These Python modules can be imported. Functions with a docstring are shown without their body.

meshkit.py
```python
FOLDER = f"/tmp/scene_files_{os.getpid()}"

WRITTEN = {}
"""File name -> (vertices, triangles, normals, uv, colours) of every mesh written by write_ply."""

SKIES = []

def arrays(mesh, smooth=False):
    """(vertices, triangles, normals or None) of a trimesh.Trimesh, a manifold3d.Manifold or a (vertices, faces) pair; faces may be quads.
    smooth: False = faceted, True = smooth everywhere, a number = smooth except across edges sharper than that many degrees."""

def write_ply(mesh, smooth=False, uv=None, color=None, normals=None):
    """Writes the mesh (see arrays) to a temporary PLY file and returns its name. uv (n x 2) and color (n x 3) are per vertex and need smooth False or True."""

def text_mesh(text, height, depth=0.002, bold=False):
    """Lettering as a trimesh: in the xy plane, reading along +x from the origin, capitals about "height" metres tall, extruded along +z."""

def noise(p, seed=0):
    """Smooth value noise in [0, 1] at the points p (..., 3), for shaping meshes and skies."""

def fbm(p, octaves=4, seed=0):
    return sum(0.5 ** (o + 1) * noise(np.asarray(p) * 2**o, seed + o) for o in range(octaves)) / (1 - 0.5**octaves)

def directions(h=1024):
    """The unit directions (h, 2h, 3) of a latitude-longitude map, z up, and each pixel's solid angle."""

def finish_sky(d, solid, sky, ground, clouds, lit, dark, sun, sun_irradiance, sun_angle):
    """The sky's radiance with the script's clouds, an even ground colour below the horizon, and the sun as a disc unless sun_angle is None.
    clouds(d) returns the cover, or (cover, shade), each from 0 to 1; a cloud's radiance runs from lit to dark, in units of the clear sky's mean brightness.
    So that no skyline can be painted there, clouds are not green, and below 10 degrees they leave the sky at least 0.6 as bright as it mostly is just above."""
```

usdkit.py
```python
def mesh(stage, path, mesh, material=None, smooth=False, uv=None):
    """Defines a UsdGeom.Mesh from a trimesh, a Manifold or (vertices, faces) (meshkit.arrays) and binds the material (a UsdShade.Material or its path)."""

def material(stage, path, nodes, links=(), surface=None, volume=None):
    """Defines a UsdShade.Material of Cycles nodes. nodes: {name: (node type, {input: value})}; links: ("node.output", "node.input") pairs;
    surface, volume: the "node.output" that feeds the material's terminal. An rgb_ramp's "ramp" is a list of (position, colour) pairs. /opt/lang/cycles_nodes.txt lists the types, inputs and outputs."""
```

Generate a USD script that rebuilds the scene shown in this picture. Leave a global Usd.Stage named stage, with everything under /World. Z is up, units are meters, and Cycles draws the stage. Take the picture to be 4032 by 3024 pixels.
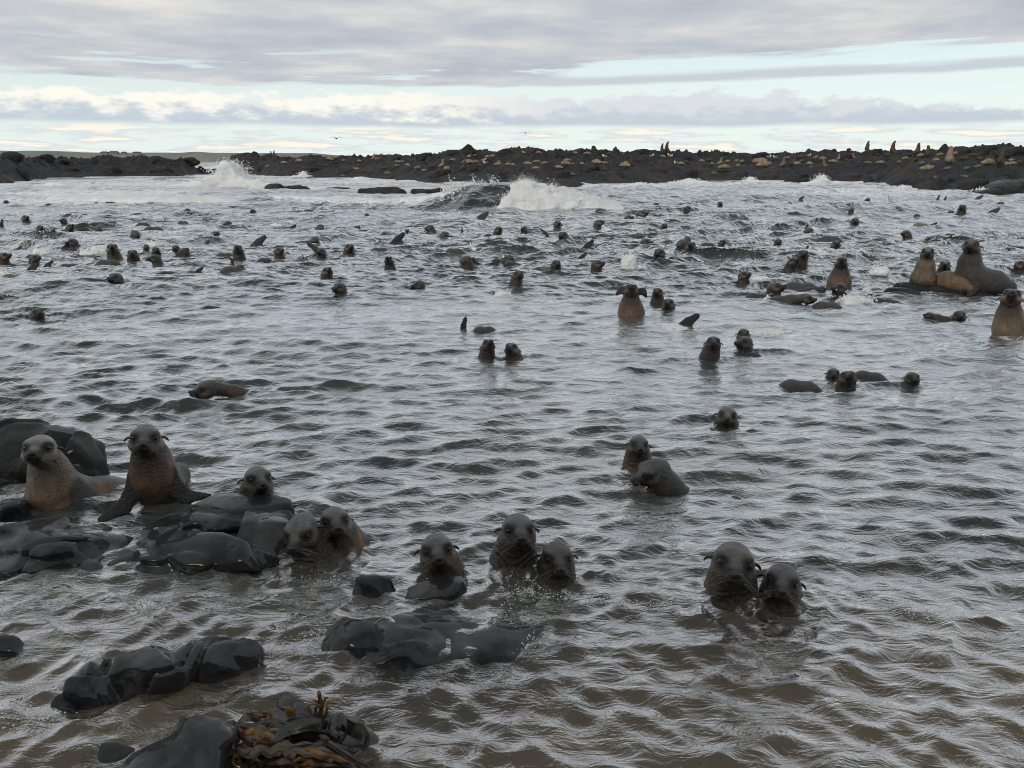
import math, random
import numpy as np, trimesh
import usdkit, meshkit
from pxr import Usd, UsdGeom, UsdLux, UsdShade, Gf, Sdf, Vt

stage = Usd.Stage.CreateInMemory()
UsdGeom.SetStageUpAxis(stage, 'Z'); UsdGeom.SetStageMetersPerUnit(stage, 1.0)
UsdGeom.Xform.Define(stage, '/World'); UsdGeom.Scope.Define(stage, '/World/Looks')

# ------------------------------------------------------------------ camera
H, PITCH, FPX = 2.0, 16.2, 768.0          # eye height, tilt below the horizon, focal length in pixels of a 1024 wide picture
cam = UsdGeom.Camera.Define(stage, '/World/camera')
cam.AddTranslateOp().Set(Gf.Vec3d(0, 0, H)); cam.AddRotateXOp().Set(90 - PITCH)
cam.CreateFocalLengthAttr(27.0); cam.CreateHorizontalApertureAttr(36.0); cam.CreateVerticalApertureAttr(27.0)
cam.CreateClippingRangeAttr(Gf.Vec2f(0.05, 60000))
cam.CreateExposureAttr(0.36)

# ------------------------------------------------------------------ sky and sun
SUN = np.array([-0.50, -0.80, 0.42]); SUN /= np.linalg.norm(SUN)
def mt(name, nodes, links, surface=None, volume=None):
    return usdkit.material(stage, '/World/Looks/' + name, nodes, links, surface, volume)
def M_(op, a=None, b=None, c=None, clamp=False):
    d = {'math_type': op}
    for k, v in (('value1', a), ('value2', b), ('value3', c)):
        if v is not None and not isinstance(v, str): d[k] = float(v)
    if clamp: d['use_clamp'] = True
    return d
class G:
    """a small node graph writer: every call adds a node and gives back its output's name"""
    def __init__(s): s.n, s.l, s.i = {}, [], 0
    def add(s, kind, out, **kw):
        s.i += 1; name = f'n{s.i}'; vals = {}
        for k, v in kw.items():
            if isinstance(v, str) and v[:1] == 'n' and '.' in v: s.l.append((v, f'{name}.{k}'))
            elif v is not None: vals[k] = v
        s.n[name] = (kind, vals)
        return f'{name}.{out}'
    def m(s, op, a=None, b=None, c=None, clamp=False):
        kw = {'math_type': op, 'value1': a, 'value2': b, 'value3': c}
        if clamp: kw['use_clamp'] = True
        return s.add('math', 'value', **kw)
    def step(s, v, lo, hi, a=0.0, b=1.0):
        return s.add('map_range', 'result', range_type='smoothstep', value=v, from_min=lo, from_max=hi, to_min=a, to_max=b, clamp=True)
    def lin(s, v, lo, hi, a=0.0, b=1.0):
        return s.add('map_range', 'result', value=v, from_min=lo, from_max=hi, to_min=a, to_max=b, clamp=True)
    def vec(s, x, y, z=0.0): return s.add('combine_xyz', 'vector', x=x, y=y, z=z)
    def noise(s, v, scale=1.0, detail=3.0, rough=0.5, **kw):
        return s.add('noise_texture', 'fac', vector=v, scale=scale, detail=detail, roughness=rough, **kw)
    def mixc(s, f, a, b): return s.add('mix_color', 'result', fac=f, a=a, b=b)
    def out(s, name, surface=None, volume=None): return mt(name, s.n, s.l, surface, volume)

g = G()
dirn = g.add('texture_coordinate', 'generated')
sx = g.add('separate_xyz', 'x', vector=dirn); base = sx.split('.')[0]; sy, sz = base + '.y', base + '.z'
az = g.m('arctan2', sx, sy); el = g.m('arcsine', sz)
sky = g.add('sky_texture', 'color', sky_type='single_scattering', sun_disc=False, sun_elevation=float(math.asin(SUN[2])),
            sun_rotation=float(math.atan2(SUN[0], SUN[1])), air_density=1.0, aerosol_density=1.6, ozone_density=1.0)
hazef = g.lin(el, 0.0, 0.16, 0.85, 0.45)
col = g.mixc(hazef, sky, (8.6, 9.6, 9.4))                      # thin high veil that whitens the clear gaps
# small low clouds near the horizon
n = g.noise(g.vec(g.m('multiply', az, 9.0), g.m('multiply', el, 95.0)), 1.0, 4.0, 0.6)
band = g.m('multiply', g.step(el, 0.004, 0.012), g.step(el, 0.030, 0.046, 1.0, 0.0))
lc = g.mixc(g.step(n, 0.52, 0.62), (6.3, 6.9, 7.2), (9.6, 8.7, 7.3))
col = g.mixc(g.m('multiply', g.step(n, 0.45, 0.56), band), col, lc)
# bank of flat bottomed cumulus
slow = g.noise(g.vec(g.m('multiply', az, 5.0), 0.0, 5.1), 1.0, 1.0, 0.5)
puff = g.noise(g.vec(g.m('multiply', az, 30.0), g.m('multiply', el, 75.0), 2.2), 1.0, 4.0, 0.6)
top = g.m('add', g.m('multiply_add', puff, 0.046, 0.051), g.m('multiply_add', slow, 0.024, -0.010))
top = g.m('subtract', top, g.step(az, 0.25, 0.60, 0.0, 0.024))
bot = g.m('multiply_add', slow, -0.012, 0.046)
rel = g.m('divide', g.m('subtract', el, bot), 0.032)
mk = g.m('multiply', g.step(g.m('subtract', top, el), -0.003, 0.006), g.step(g.m('subtract', el, bot), -0.003, 0.004))
lit = g.step(g.m('add', rel, g.m('multiply_add', puff, 2.0, -1.0)), 0.15, 0.80)
warm = g.step(az, 0.10, -0.15)
cc = g.mixc(lit, (5.2, 5.9, 6.5), g.mixc(warm, (6.6, 6.9, 7.2), (9.1, 8.9, 8.1)))
col = g.mixc(mk, col, cc)
# the long grey deck overhead, with ragged edge and a streak below it
pz = g.m('add', sz, 0.035)
dd = g.noise(g.vec(g.m('divide', sx, pz), g.m('divide', sy, pz)), 0.8, 5.0, 0.58)
deckc = g.add('rgb_ramp', 'color', fac=dd, ramp=[(0.30, (4.1, 4.55, 5.15)), (0.43, (4.8, 5.15, 5.65)), (0.53, (5.6, 5.8, 6.0)), (0.68, (7.4, 7.2, 6.8))])
ev = g.noise(g.vec(g.m('multiply', az, 5.0), g.m('multiply', el, 70.0), 9.0), 1.0, 4.0, 0.6)
e0 = g.m('add', g.m('multiply_add', ev, 0.040, 0.066), g.step(az, -0.02, 0.16, 0.0, 0.030))
edge = g.step(g.m('subtract', el, e0), -0.002, 0.006)
gap = g.m('multiply', g.step(ev, 0.56, 0.64), g.step(el, 0.115, 0.135, 1.0, 0.0))
col = g.mixc(g.m('multiply', edge, g.m('subtract', 1.0, g.m('multiply', gap, 0.85))), col, deckc)
sc = g.m('multiply_add', az, 0.012, g.m('multiply_add', ev, 0.014, 0.085))
sw = g.m('absolute', g.m('subtract', el, sc))
mk = g.m('multiply', g.step(sw, 0.008, 0.002), g.step(az, -0.10, 0.06))
col = g.mixc(g.m('multiply', mk, 0.9), col, (5.3, 5.7, 6.2))
bg = g.add('background_shader', 'background', color=col, strength=0.085)
sky_mat = g.out('sky_material', bg)
dome = UsdLux.DomeLight.Define(stage, '/World/sky')
UsdShade.MaterialBindingAPI.Apply(dome.GetPrim()).Bind(sky_mat)
dome.GetPrim().SetCustomDataByKey('kind', 'structure')
sun = UsdLux.DistantLight.Define(stage, '/World/sun')
sun.CreateIntensityAttr(0.32); sun.CreateAngleAttr(20.0); sun.CreateColorAttr(Gf.Vec3f(1.0, 0.93, 0.82))
sun.GetPrim().CreateAttribute('inputs:normalize', Sdf.ValueTypeNames.Bool).Set(True)
zax = SUN; xax = np.cross([0, 0, 1.0], zax); xax /= np.linalg.norm(xax); yax = np.cross(zax, xax)
m4 = Gf.Matrix4d(*[float(t) for t in (*xax, 0, *yax, 0, *zax, 0, 0, 0, 0, 1)])
sun.AddTransformOp().Set(m4)

# ------------------------------------------------------------------ helpers
_T2 = np.random.default_rng(1).random((512, 512)).astype(np.float32); _T3 = np.random.default_rng(2).random((64, 64, 64)).astype(np.float32)
def noise2(x, y, seed=0):
    x = np.asarray(x, np.float64) + seed * 37.17; y = np.asarray(y, np.float64) + seed * 91.31
    i = np.floor(x); j = np.floor(y); u = (x - i).astype(np.float32); v = (y - j).astype(np.float32)
    u = u * u * (3 - 2 * u); v = v * v * (3 - 2 * v); i = i.astype(np.int64) & 511; j = j.astype(np.int64) & 511; i1 = (i + 1) & 511; j1 = (j + 1) & 511
    a = _T2[i, j]; b = _T2[i1, j]; c = _T2[i, j1]; d = _T2[i1, j1]
    a = a + (b - a) * u; c = c + (d - c) * u
    return a + (c - a) * v
def noise3(p, seed=0):
    p = np.asarray(p, np.float64) + np.array([seed * 7.31, seed * 13.77, seed * 5.19]); f = np.floor(p); t = (p - f).astype(np.float32); t = t * t * (3 - 2 * t)
    i = f.astype(np.int64) & 63; k = (i + 1) & 63; x0, y0, z0 = i[..., 0], i[..., 1], i[..., 2]; x1, y1, z1 = k[..., 0], k[..., 1], k[..., 2]; u, v, w = t[..., 0], t[..., 1], t[..., 2]
    def row(y, z): a = _T3[x0, y, z]; return a + (_T3[x1, y, z] - a) * u
    a = row(y0, z0); a = a + (row(y1, z0) - a) * v; b = row(y0, z1); b = b + (row(y1, z1) - b) * v
    return a + (b - a) * w
def fbm3(p, octaves=4, seed=0):
    p = np.asarray(p, float); return sum(0.5 ** (o + 1) * noise3(p * 2 ** o, seed + o) for o in range(octaves)) / (1 - 0.5 ** octaves)
CP, SP = math.cos(math.radians(PITCH)), math.sin(math.radians(PITCH))
def P(px, py, z=0.0):
    """the point at height z that the photograph shows at (px, py) of a 1024 x 768 picture"""
    u, v = px - 512.0, 384.0 - py
    d = np.array([u, FPX * CP + v * SP, v * CP - FPX * SP])
    return np.array([0, 0, H]) + d * ((z - H) / d[2])
def PD(px, py, dist):
    """the point seen at (px, py) whose y is dist"""
    u, v = px - 512.0, 384.0 - py
    d = np.array([u, FPX * CP + v * SP, v * CP - FPX * SP])
    return np.array([0, 0, H]) + d * (dist / d[1])
def mpp(p):
    """metres per pixel at the point p"""
    return (p[1] * CP + (H - p[2]) * SP) / FPX
def sstep(x, a, b):
    t = np.clip((np.asarray(x, float) - a) / (b - a), 0, 1); return t * t * (3 - 2 * t)
used = {}
def fresh(parent, name):
    k = parent + '/' + name; c = used.get(k, 0); used[k] = c + 1
    return k if c == 0 else f'{k}_{c:03d}'
def tag(o, label=None, cat=None, group=None, kind=None):
    p = o.GetPrim() if hasattr(o, 'GetPrim') else o
    for k, v in (('label', label), ('category', cat), ('group', group), ('kind', kind)):
        if v: p.SetCustomDataByKey(k, v)
    return o
def obj(name, mesh, mat, parent='/World', smooth=True, **prim):
    m = usdkit.mesh(stage, fresh(str(parent), name), mesh, mat, smooth)
    for k, val in prim.items():
        a = np.asarray(val, np.float32)
        api = UsdGeom.PrimvarsAPI(m)
        if a.ndim == 2: api.CreatePrimvar(k, Sdf.ValueTypeNames.Color3fArray, 'vertex').Set(Vt.Vec3fArray.FromNumpy(a))
        else: api.CreatePrimvar(k, Sdf.ValueTypeNames.FloatArray, 'vertex').Set(Vt.FloatArray.FromNumpy(a))
    return m
def thing(name, loc=(0, 0, 0), rz=0.0, scale=1.0):
    x = UsdGeom.Xform.Define(stage, fresh('/World', name))
    x.AddTranslateOp().Set(Gf.Vec3d(*map(float, loc)))
    if rz: x.AddRotateZOp().Set(float(rz))
    if scale != 1.0: x.AddScaleOp().Set(Gf.Vec3f(float(scale)))
    return x
def gridmesh(X, Y, Z):
    r, c = X.shape
    v = np.stack([X, Y, Z], -1).reshape(-1, 3)
    i = np.arange(r * c).reshape(r, c)
    a, b, cc_, d = i[:-1, :-1].ravel(), i[:-1, 1:].ravel(), i[1:, 1:].ravel(), i[1:, :-1].ravel()
    return v, np.vstack([np.stack([a, b, cc_], 1), np.stack([a, cc_, d], 1)])
def fbm2(x, y, s=1.0, oct=4, seed=0, z=0.0):
    x = np.asarray(x, float) * s; y = np.asarray(y, float) * s
    return sum(0.5 ** (o + 1) * noise2(x * 2 ** o, y * 2 ** o, seed + o) for o in range(oct)) / (1 - 0.5 ** oct)
def surface_nets(fn, lo, hi, vox):
    """the zero surface of fn(points) -> distance as a closed mesh"""
    lo, hi = np.asarray(lo, float), np.asarray(hi, float)
    n = np.maximum(np.ceil((hi - lo) / vox).astype(int) + 1, 4)
    ax = [lo[k] + vox * np.arange(n[k]) for k in range(3)]
    n = ((n + 3) // 4) * 4
    ax = [lo[k] + vox * np.arange(n[k]) for k in range(3)]
    co = [a_.reshape(-1, 4).mean(1) for a_ in ax]                 # first on a grid four times as coarse
    cval = fn(np.stack(np.meshgrid(*co, indexing='ij'), -1).reshape(-1, 3)).reshape([len(a_) for a_ in co])
    val = np.repeat(np.repeat(np.repeat(cval, 4, 0), 4, 1), 4, 2)
    near = np.abs(val) < vox * 4.2
    i, j, k = np.nonzero(near)
    val[near] = fn(np.stack([ax[0][i], ax[1][j], ax[2][k]], 1))
    big = vox
    for k in range(3):                      # close the mesh at the box
        s = [slice(None)] * 3
        for e in (0, -1): s[k] = e; val[tuple(s)] = np.maximum(val[tuple(s)], big * 0.2)
    ins = val < 0
    c = n - 1
    acc = np.zeros((*c, 3)); cnt = np.zeros(c)
    corners = [(i, j, k) for i in (0, 1) for j in (0, 1) for k in (0, 1)]
    def cv(o): return val[o[0]:o[0] + c[0], o[1]:o[1] + c[1], o[2]:o[2] + c[2]]
    for a in corners:
        for k in range(3):
            if a[k]: continue
            b = list(a); b[k] = 1
            va, vb = cv(a), cv(b)
            x = (va < 0) != (vb < 0)
            t = np.where(x, va / np.where(x, va - vb, 1), 0)
            for q in range(3):
                acc[..., q] += np.where(x, a[q] + (t if q == k else 0), 0)
            cnt += x
    act = cnt > 0
    idx = np.full(c, -1); idx[act] = np.arange(act.sum())
    cell = np.stack(np.nonzero(act), 1)
    V = lo + vox * (cell + acc[act] / cnt[act][:, None])
    faces = []
    for k in range(3):
        u, w = (k + 1) % 3, (k + 2) % 3
        s0 = [slice(None)] * 3; s1 = [slice(None)] * 3
        s0[k] = slice(0, n[k] - 1); s1[k] = slice(1, n[k])
        cr = ins[tuple(s0)] != ins[tuple(s1)]
        e = np.stack(np.nonzero(cr), 1)
        e = e[(e[:, u] > 0) & (e[:, w] > 0) & (e[:, u] < c[u]) & (e[:, w] < c[w])]
        if not len(e): continue
        def cid(du, dw):
            q = e.copy(); q[:, u] += du; q[:, w] += dw; return idx[q[:, 0], q[:, 1], q[:, 2]]
        q = np.stack([cid(-1, -1), cid(0, -1), cid(0, 0), cid(-1, 0)], 1)
        flip = ~ins[e[:, 0], e[:, 1], e[:, 2]]
        q[flip] = q[flip][:, ::-1]
        faces.append(q)
    q = np.vstack(faces)
    return V, np.vstack([q[:, [0, 1, 2]], q[:, [0, 2, 3]]])
def smin(a, b, k):
    h = np.clip(0.5 + 0.5 * (b - a) / k, 0, 1); return b + (a - b) * h - k * h * (1 - h)
def cone(p, a, b, ra, rb):
    """tapered capsule"""
    a, b = np.asarray(a, float), np.asarray(b, float); d = b - a; L = max(d @ d, 1e-12)
    t = np.clip((p - a) @ d / L, 0, 1)
    return np.linalg.norm(p - a - t[:, None] * d, axis=1) - (ra + (rb - ra) * t)
def ell(p, c, r):
    q = (p - np.asarray(c, float)); r = np.asarray(r, float)
    k0 = np.linalg.norm(q / r, axis=1); k1 = np.linalg.norm(q / (r * r), axis=1)
    return k0 * (k0 - 1) / np.maximum(k1, 1e-9)
# ------------------------------------------------------------------ materials of the setting
def fur_like(name, rough=0.5, spec=0.5, bump=0.25, bscale=60.0, wetc=0.0):
    g = G()
    c = g.add('attribute', 'color', attribute='fur')
    pos = g.add('texture_coordinate', 'object')
    n = g.m('add', g.noise(pos, bscale, 4.0, 0.6), g.m('multiply', g.noise(pos, bscale * 0.3, 2.0, 0.5), 1.2))
    mot = g.noise(pos, bscale * 0.16, 3.0, 0.6)
    c = g.add('mix_color', 'result', blend_type='multiply', fac=1.0, a=c, b=g.add('rgb_ramp', 'color', fac=mot, ramp=[(0.28, (0.60, 0.60, 0.61)), (0.5, (0.95, 0.95, 0.95)), (0.72, (1.32, 1.30, 1.26))]))
    bm = g.add('bump', 'normal', height=n, strength=bump, distance=0.016)
    r = g.lin(mot, 0.3, 0.7, rough - 0.1, rough + 0.12)
    b = g.add('principled_bsdf', 'BSDF', base_color=c, roughness=r, specular_ior_level=spec, normal=bm, coat_weight=wetc, coat_roughness=0.22, coat_normal=bm)
    return g.out(name, b)
def rock_mat(name, dark, lite, rough0, rough1, scale=1.0, bmp=0.6, warm=None, coat=0.0):
    g = G()
    pos = g.add('geometry', 'position')
    n1 = g.noise(pos, 1.6 * scale, 6.0, 0.62)
    n2 = g.noise(pos, 14.0 * scale, 5.0, 0.65)
    n3 = g.noise(pos, 60.0 * scale, 3.0, 0.6)
    f = g.step(g.m('multiply_add', n2, 0.45, g.m('multiply', n1, 0.55)), 0.36, 0.64)
    c = g.mixc(f, dark, lite)
    if warm: c = g.mixc(g.step(g.noise(pos, 0.7 * scale, 4.0, 0.6), 0.50, 0.66, 0.0, 0.8), c, warm)
    hgt = g.m('add', g.m('multiply', n2, 0.6), g.m('multiply', n3, 0.22))
    bm = g.add('bump', 'normal', height=hgt, strength=bmp, distance=0.05 / scale)
    r = g.lin(n1, 0.35, 0.65, rough0, rough1)
    b = g.add('principled_bsdf', 'BSDF', base_color=c, roughness=r, specular_ior_level=0.12, normal=bm, coat_weight=g.lin(n1, 0.38, 0.60, 0.25 * coat, coat), coat_roughness=0.09)
    return g.out(name, b)
MAT = {}
MAT['reef'] = rock_mat('reef_rock', (0.011, 0.0115, 0.013), (0.040, 0.040, 0.042), 0.5, 0.8, 0.5, warm=(0.048, 0.039, 0.031))
MAT['wetrock'] = rock_mat('wet_rock', (0.006, 0.006, 0.007), (0.022, 0.022, 0.023), 0.45, 0.7, 2.0, 0.45, coat=0.85)
MAT['dryrock'] = rock_mat('dark_rock', (0.006, 0.007, 0.007), (0.022, 0.024, 0.022), 0.5, 0.7, 2.4, 0.8, coat=0.35)
MAT['sand'] = rock_mat('sand', (0.16, 0.115, 0.07), (0.26, 0.19, 0.115), 0.7, 0.9, 3.0)
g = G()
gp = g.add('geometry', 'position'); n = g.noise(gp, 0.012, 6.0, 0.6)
c = g.add('rgb_ramp', 'color', fac=n, ramp=[(0.3, (0.11, 0.12, 0.105)), (0.5, (0.155, 0.165, 0.14)), (0.6, (0.18, 0.185, 0.16)), (0.75, (0.125, 0.135, 0.125))])  # grass paled and greyed: the distance haze is put into its colour
MAT['hill'] = g.out('hazed_hill_grass', g.add('principled_bsdf', 'BSDF', base_color=c, roughness=0.9))
def flat_mat(name, c, rough=0.7, spec=0.4, **kw):
    g = G(); gp = g.add('texture_coordinate', 'object'); n = g.noise(gp, 9.0, 4.0, 0.6)
    c2 = g.mixc(g.lin(n, 0.3, 0.7), tuple(0.75 * t for t in c), tuple(1.2 * t for t in c))
    return g.out(name, g.add('principled_bsdf', 'BSDF', base_color=c2, roughness=rough, specular_ior_level=spec, **kw))

# water: mirror by fresnel over a turbid body, clearer where it is shallow, foam on top
g = G()
gp = g.add('geometry', 'position')
foam = g.add('attribute', 'fac', attribute='foam'); clear = g.add('attribute', 'fac', attribute='clear'); sandy = g.add('attribute', 'fac', attribute='sandy')
sxx = g.add('separate_xyz', 'x', vector=gp); b_ = sxx.split('.')[0]; syy = b_ + '.y'
wv = g.vec(g.m('multiply', sxx, 1.0), g.m('multiply', syy, 1.7))
n1 = g.noise(g.vec(g.m('multiply', sxx, 5.0), g.m('multiply', syy, 12.0)), 1.0, 4.0, 0.62, distortion=0.6)
n0 = g.noise(g.vec(g.m('multiply', sxx, 1.1), g.m('multiply', syy, 1.9)), 1.0, 4.0, 0.6, distortion=0.5)
hh = g.m('add', n1, g.m('multiply', g.m('multiply', n0, 13.0), g.add('attribute', 'fac', attribute='chop')))
bm = g.add('bump', 'normal', height=hh, strength=0.7, distance=0.035)
gl = g.add('glossy_bsdf', 'BSDF', color=(0.97, 0.98, 1.0), roughness=0.03, normal=bm)
mud = g.add('attribute', 'fac', attribute='mud')
bodyc = g.mixc(sandy, g.mixc(mud, (0.016, 0.024, 0.024), (0.030, 0.041, 0.038)), g.mixc(mud, (0.084, 0.069, 0.046), (0.140, 0.110, 0.070)))
body = g.add('diffuse_bsdf', 'BSDF', color=bodyc, normal=bm)
tr = g.add('transparent_bsdf', 'BSDF', color=(0.80, 0.78, 0.70))
under = g.add('mix_closure', 'closure', fac=clear, closure1=body, closure2=tr)
fac_ = g.add('layer_weight', 'facing', blend=0.5, normal=bm)
mirror = g.m('multiply_add', g.step(fac_, 0.20, 0.88), 0.87, 0.022, True)
wat = g.add('mix_closure', 'closure', fac=mirror, closure1=under, closure2=gl)
f1 = g.noise(wv, 2.6, 6.0, 0.70, distortion=0.5)
fm = g.m('add', foam, g.m('multiply_add', f1, 2.2, -1.1))
fmask = g.m('multiply', g.step(fm, 0.40, 0.80), g.step(foam, 0.02, 0.12))
fcol = g.mixc(g.lin(f1, 0.3, 0.7), (0.42, 0.45, 0.46), (0.80, 0.81, 0.81))
fb = g.add('diffuse_bsdf', 'BSDF', color=fcol)
allw = g.add('mix_closure', 'closure', fac=fmask, closure1=wat, closure2=fb)
MAT['water'] = g.out('sea_water', allw)
# ------------------------------------------------------------------ skyline and shoreline of the reef, read off as bearings
def bearing(px): return (np.asarray(px, float) - 512.0) / math.hypot(FPX * CP, 223 * SP)   # tangent of the bearing close to the horizon
def drop(py): return np.tan(np.radians(PITCH) - np.arctan((384.0 - np.asarray(py, float)) / FPX))   # downward slope of the ray
SHORE = np.array([(-160, 186), (0, 184.5), (28, 185), (56, 183), (77, 178.5), (140, 177), (205, 177), (222, 174), (240, 173.5), (262, 174), (295, 177.4), (343, 178), (405, 180), (436, 183), (500, 184.5),
                  (541, 186), (560, 186), (606, 184.5), (653, 184), (686, 180.5), (747, 181.5), (780, 183), (838, 182.5), (869, 186.6), (900, 190.5), (946, 193), (985, 195), (1024, 196), (1190, 199)], float)
TOPS = np.array([(-160, 158), (0, 157.5), (9, 155.5), (15, 158.8), (31, 159.5), (45, 157.8), (62, 160), (93, 160), (124, 159.5), (139, 156.5), (155, 159), (172, 159.5), (186, 157), (195, 159.5), (206, 160), (216, 166), (222, 172), (240, 171),
                 (246, 164), (254, 155.5), (271, 154.5), (277, 159), (294, 157.5), (310, 159), (325, 157), (343, 159), (374, 156.7), (400, 156), (420, 156.7), (442, 155.2), (451, 152.8), (470, 150.5),
                 (482, 152), (493, 152.8), (505, 151.2), (532, 150.2), (544, 152), (560, 153.5), (580, 151), (591, 152.8), (606, 152.6), (622, 153.5), (640, 151.3), (653, 152.8), (686, 154),
                 (701, 153.2), (731, 154.5), (777, 154.5), (809, 152.4), (838, 154.5), (874, 151.7), (900, 151.7), (930, 151.7), (944, 150.2), (958, 149.6), (976, 150.8), (1007, 150.9), (1024, 151.5), (1190, 152)], float)
def smooth_tab(t, bx, by, w=0.012):
    o = 0
    for k, q in zip((-1.5, -0.75, 0, 0.75, 1.5), (0.1, 0.22, 0.36, 0.22, 0.1)): o = o + q * np.interp(t + k * w, bx, by)
    return o
_cb = bearing(SHORE[:, 0]); _cd = H / drop(SHORE[:, 1])
def shore_dist(t): return smooth_tab(t, _cb, _cd, 0.02)                      # y of the reef's waterline on the bearing t = x / y
def ridge_depth(t): return smooth_tab(t, bearing([-160, 200, 232, 260, 420, 700, 1024]), [16, 14, 6, 16, 24, 24, 22], 0.02)
def reef_top(t):
    y = shore_dist(t) + ridge_depth(t)
    return H - y * np.interp(t, bearing(TOPS[:, 0]), drop(TOPS[:, 1]))
def ridged(x, y, s, oct, seed):
    r = 0; a = 1.0; tot = 0
    for o in range(oct):
        n = noise2(x * s * 2**o, y * s * 2**o, seed + o)
        r = r + a * (1 - np.abs(2 * n - 1)); tot += a; a *= 0.64
    return r / tot
def reef_z(x, y):
    x, y = np.asarray(x, float), np.asarray(y, float)
    wx = x + 1.8 * (fbm2(x, y, 0.3, 3, 71) - 0.5); wy = y + 3.0 * (fbm2(x, y, 0.22, 3, 72) - 0.5)
    t = x / y
    d0 = shore_dist(t); dep = ridge_depth(t); zt = reef_top(t)
    s = (y - d0 + 5.0 * (fbm2(x, y, 0.22, 4, 5) - 0.5)) / dep
    prof = np.where(s < 0, s * 2.2, np.where(s < 1, 1 - (1 - np.clip(s, 0, 1)) ** 1.7, 1 - 1.6 * np.clip(s - 1, 0, 9) ** 1.4))
    z = zt * prof
    env = np.clip(0.25 + 0.9 * np.minimum(s, 1.0), 0.0, 1.0) * np.where(s > 0.85, 0.55, 1.0)
    rg = ridged(wx, wy, 0.42, 5, 21) - 0.62
    z = z + env * (1.5 * rg + 1.2 * (fbm2(x, y, 1.5, 4, 33) - 0.5) + 0.8 * (fbm2(x, y, 0.28, 3, 34) - 0.5))
    return np.where(s < 0, np.minimum(z, 0.25 * rg - 0.05 + 2.0 * s), z)
tt = np.linspace(bearing(-150), bearing(1175), 950)
ss = np.concatenate([np.linspace(-0.15, 0, 8)[:-1], np.linspace(0, 1.12, 100), np.linspace(1.14, 1.7, 14)])
T, S_ = np.meshgrid(tt, ss)
Y = shore_dist(T) + ridge_depth(T) * S_; X = T * Y
reef = obj('reef', gridmesh(X, Y, reef_z(X, Y)), MAT['reef'], smooth=True)
tag(reef, 'long low reef of dark craggy rock behind the breaking waves', 'reef', kind='structure')

# unseen rocky bank behind and below the camera, added to shade the near fronts
bx, by = np.meshgrid(np.linspace(-45, 45, 150), np.concatenate([np.linspace(-40, -12, 15)[:-1], np.linspace(-12, 0.9, 60)]))
bz = np.interp(by, [-40, -14, -9, -5, -2.2, -0.6, 0.3, 0.9], [13, 10.5, 8.2, 4.4, 1.4, 0.25, 0.02, -0.5]) + (0.9 * (ridged(bx, by, 0.35, 4, 15) - 0.6) + 0.3 * (fbm2(bx, by, 1.4, 3, 16) - 0.5)) * sstep(by, 0.6, -3.5) * 1.6
tag(obj('added_bank', gridmesh(bx, by, bz), MAT['reef']), 'unseen rocky bank behind the viewpoint, added to shade the near fronts', 'added_bank', kind='structure')

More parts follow.
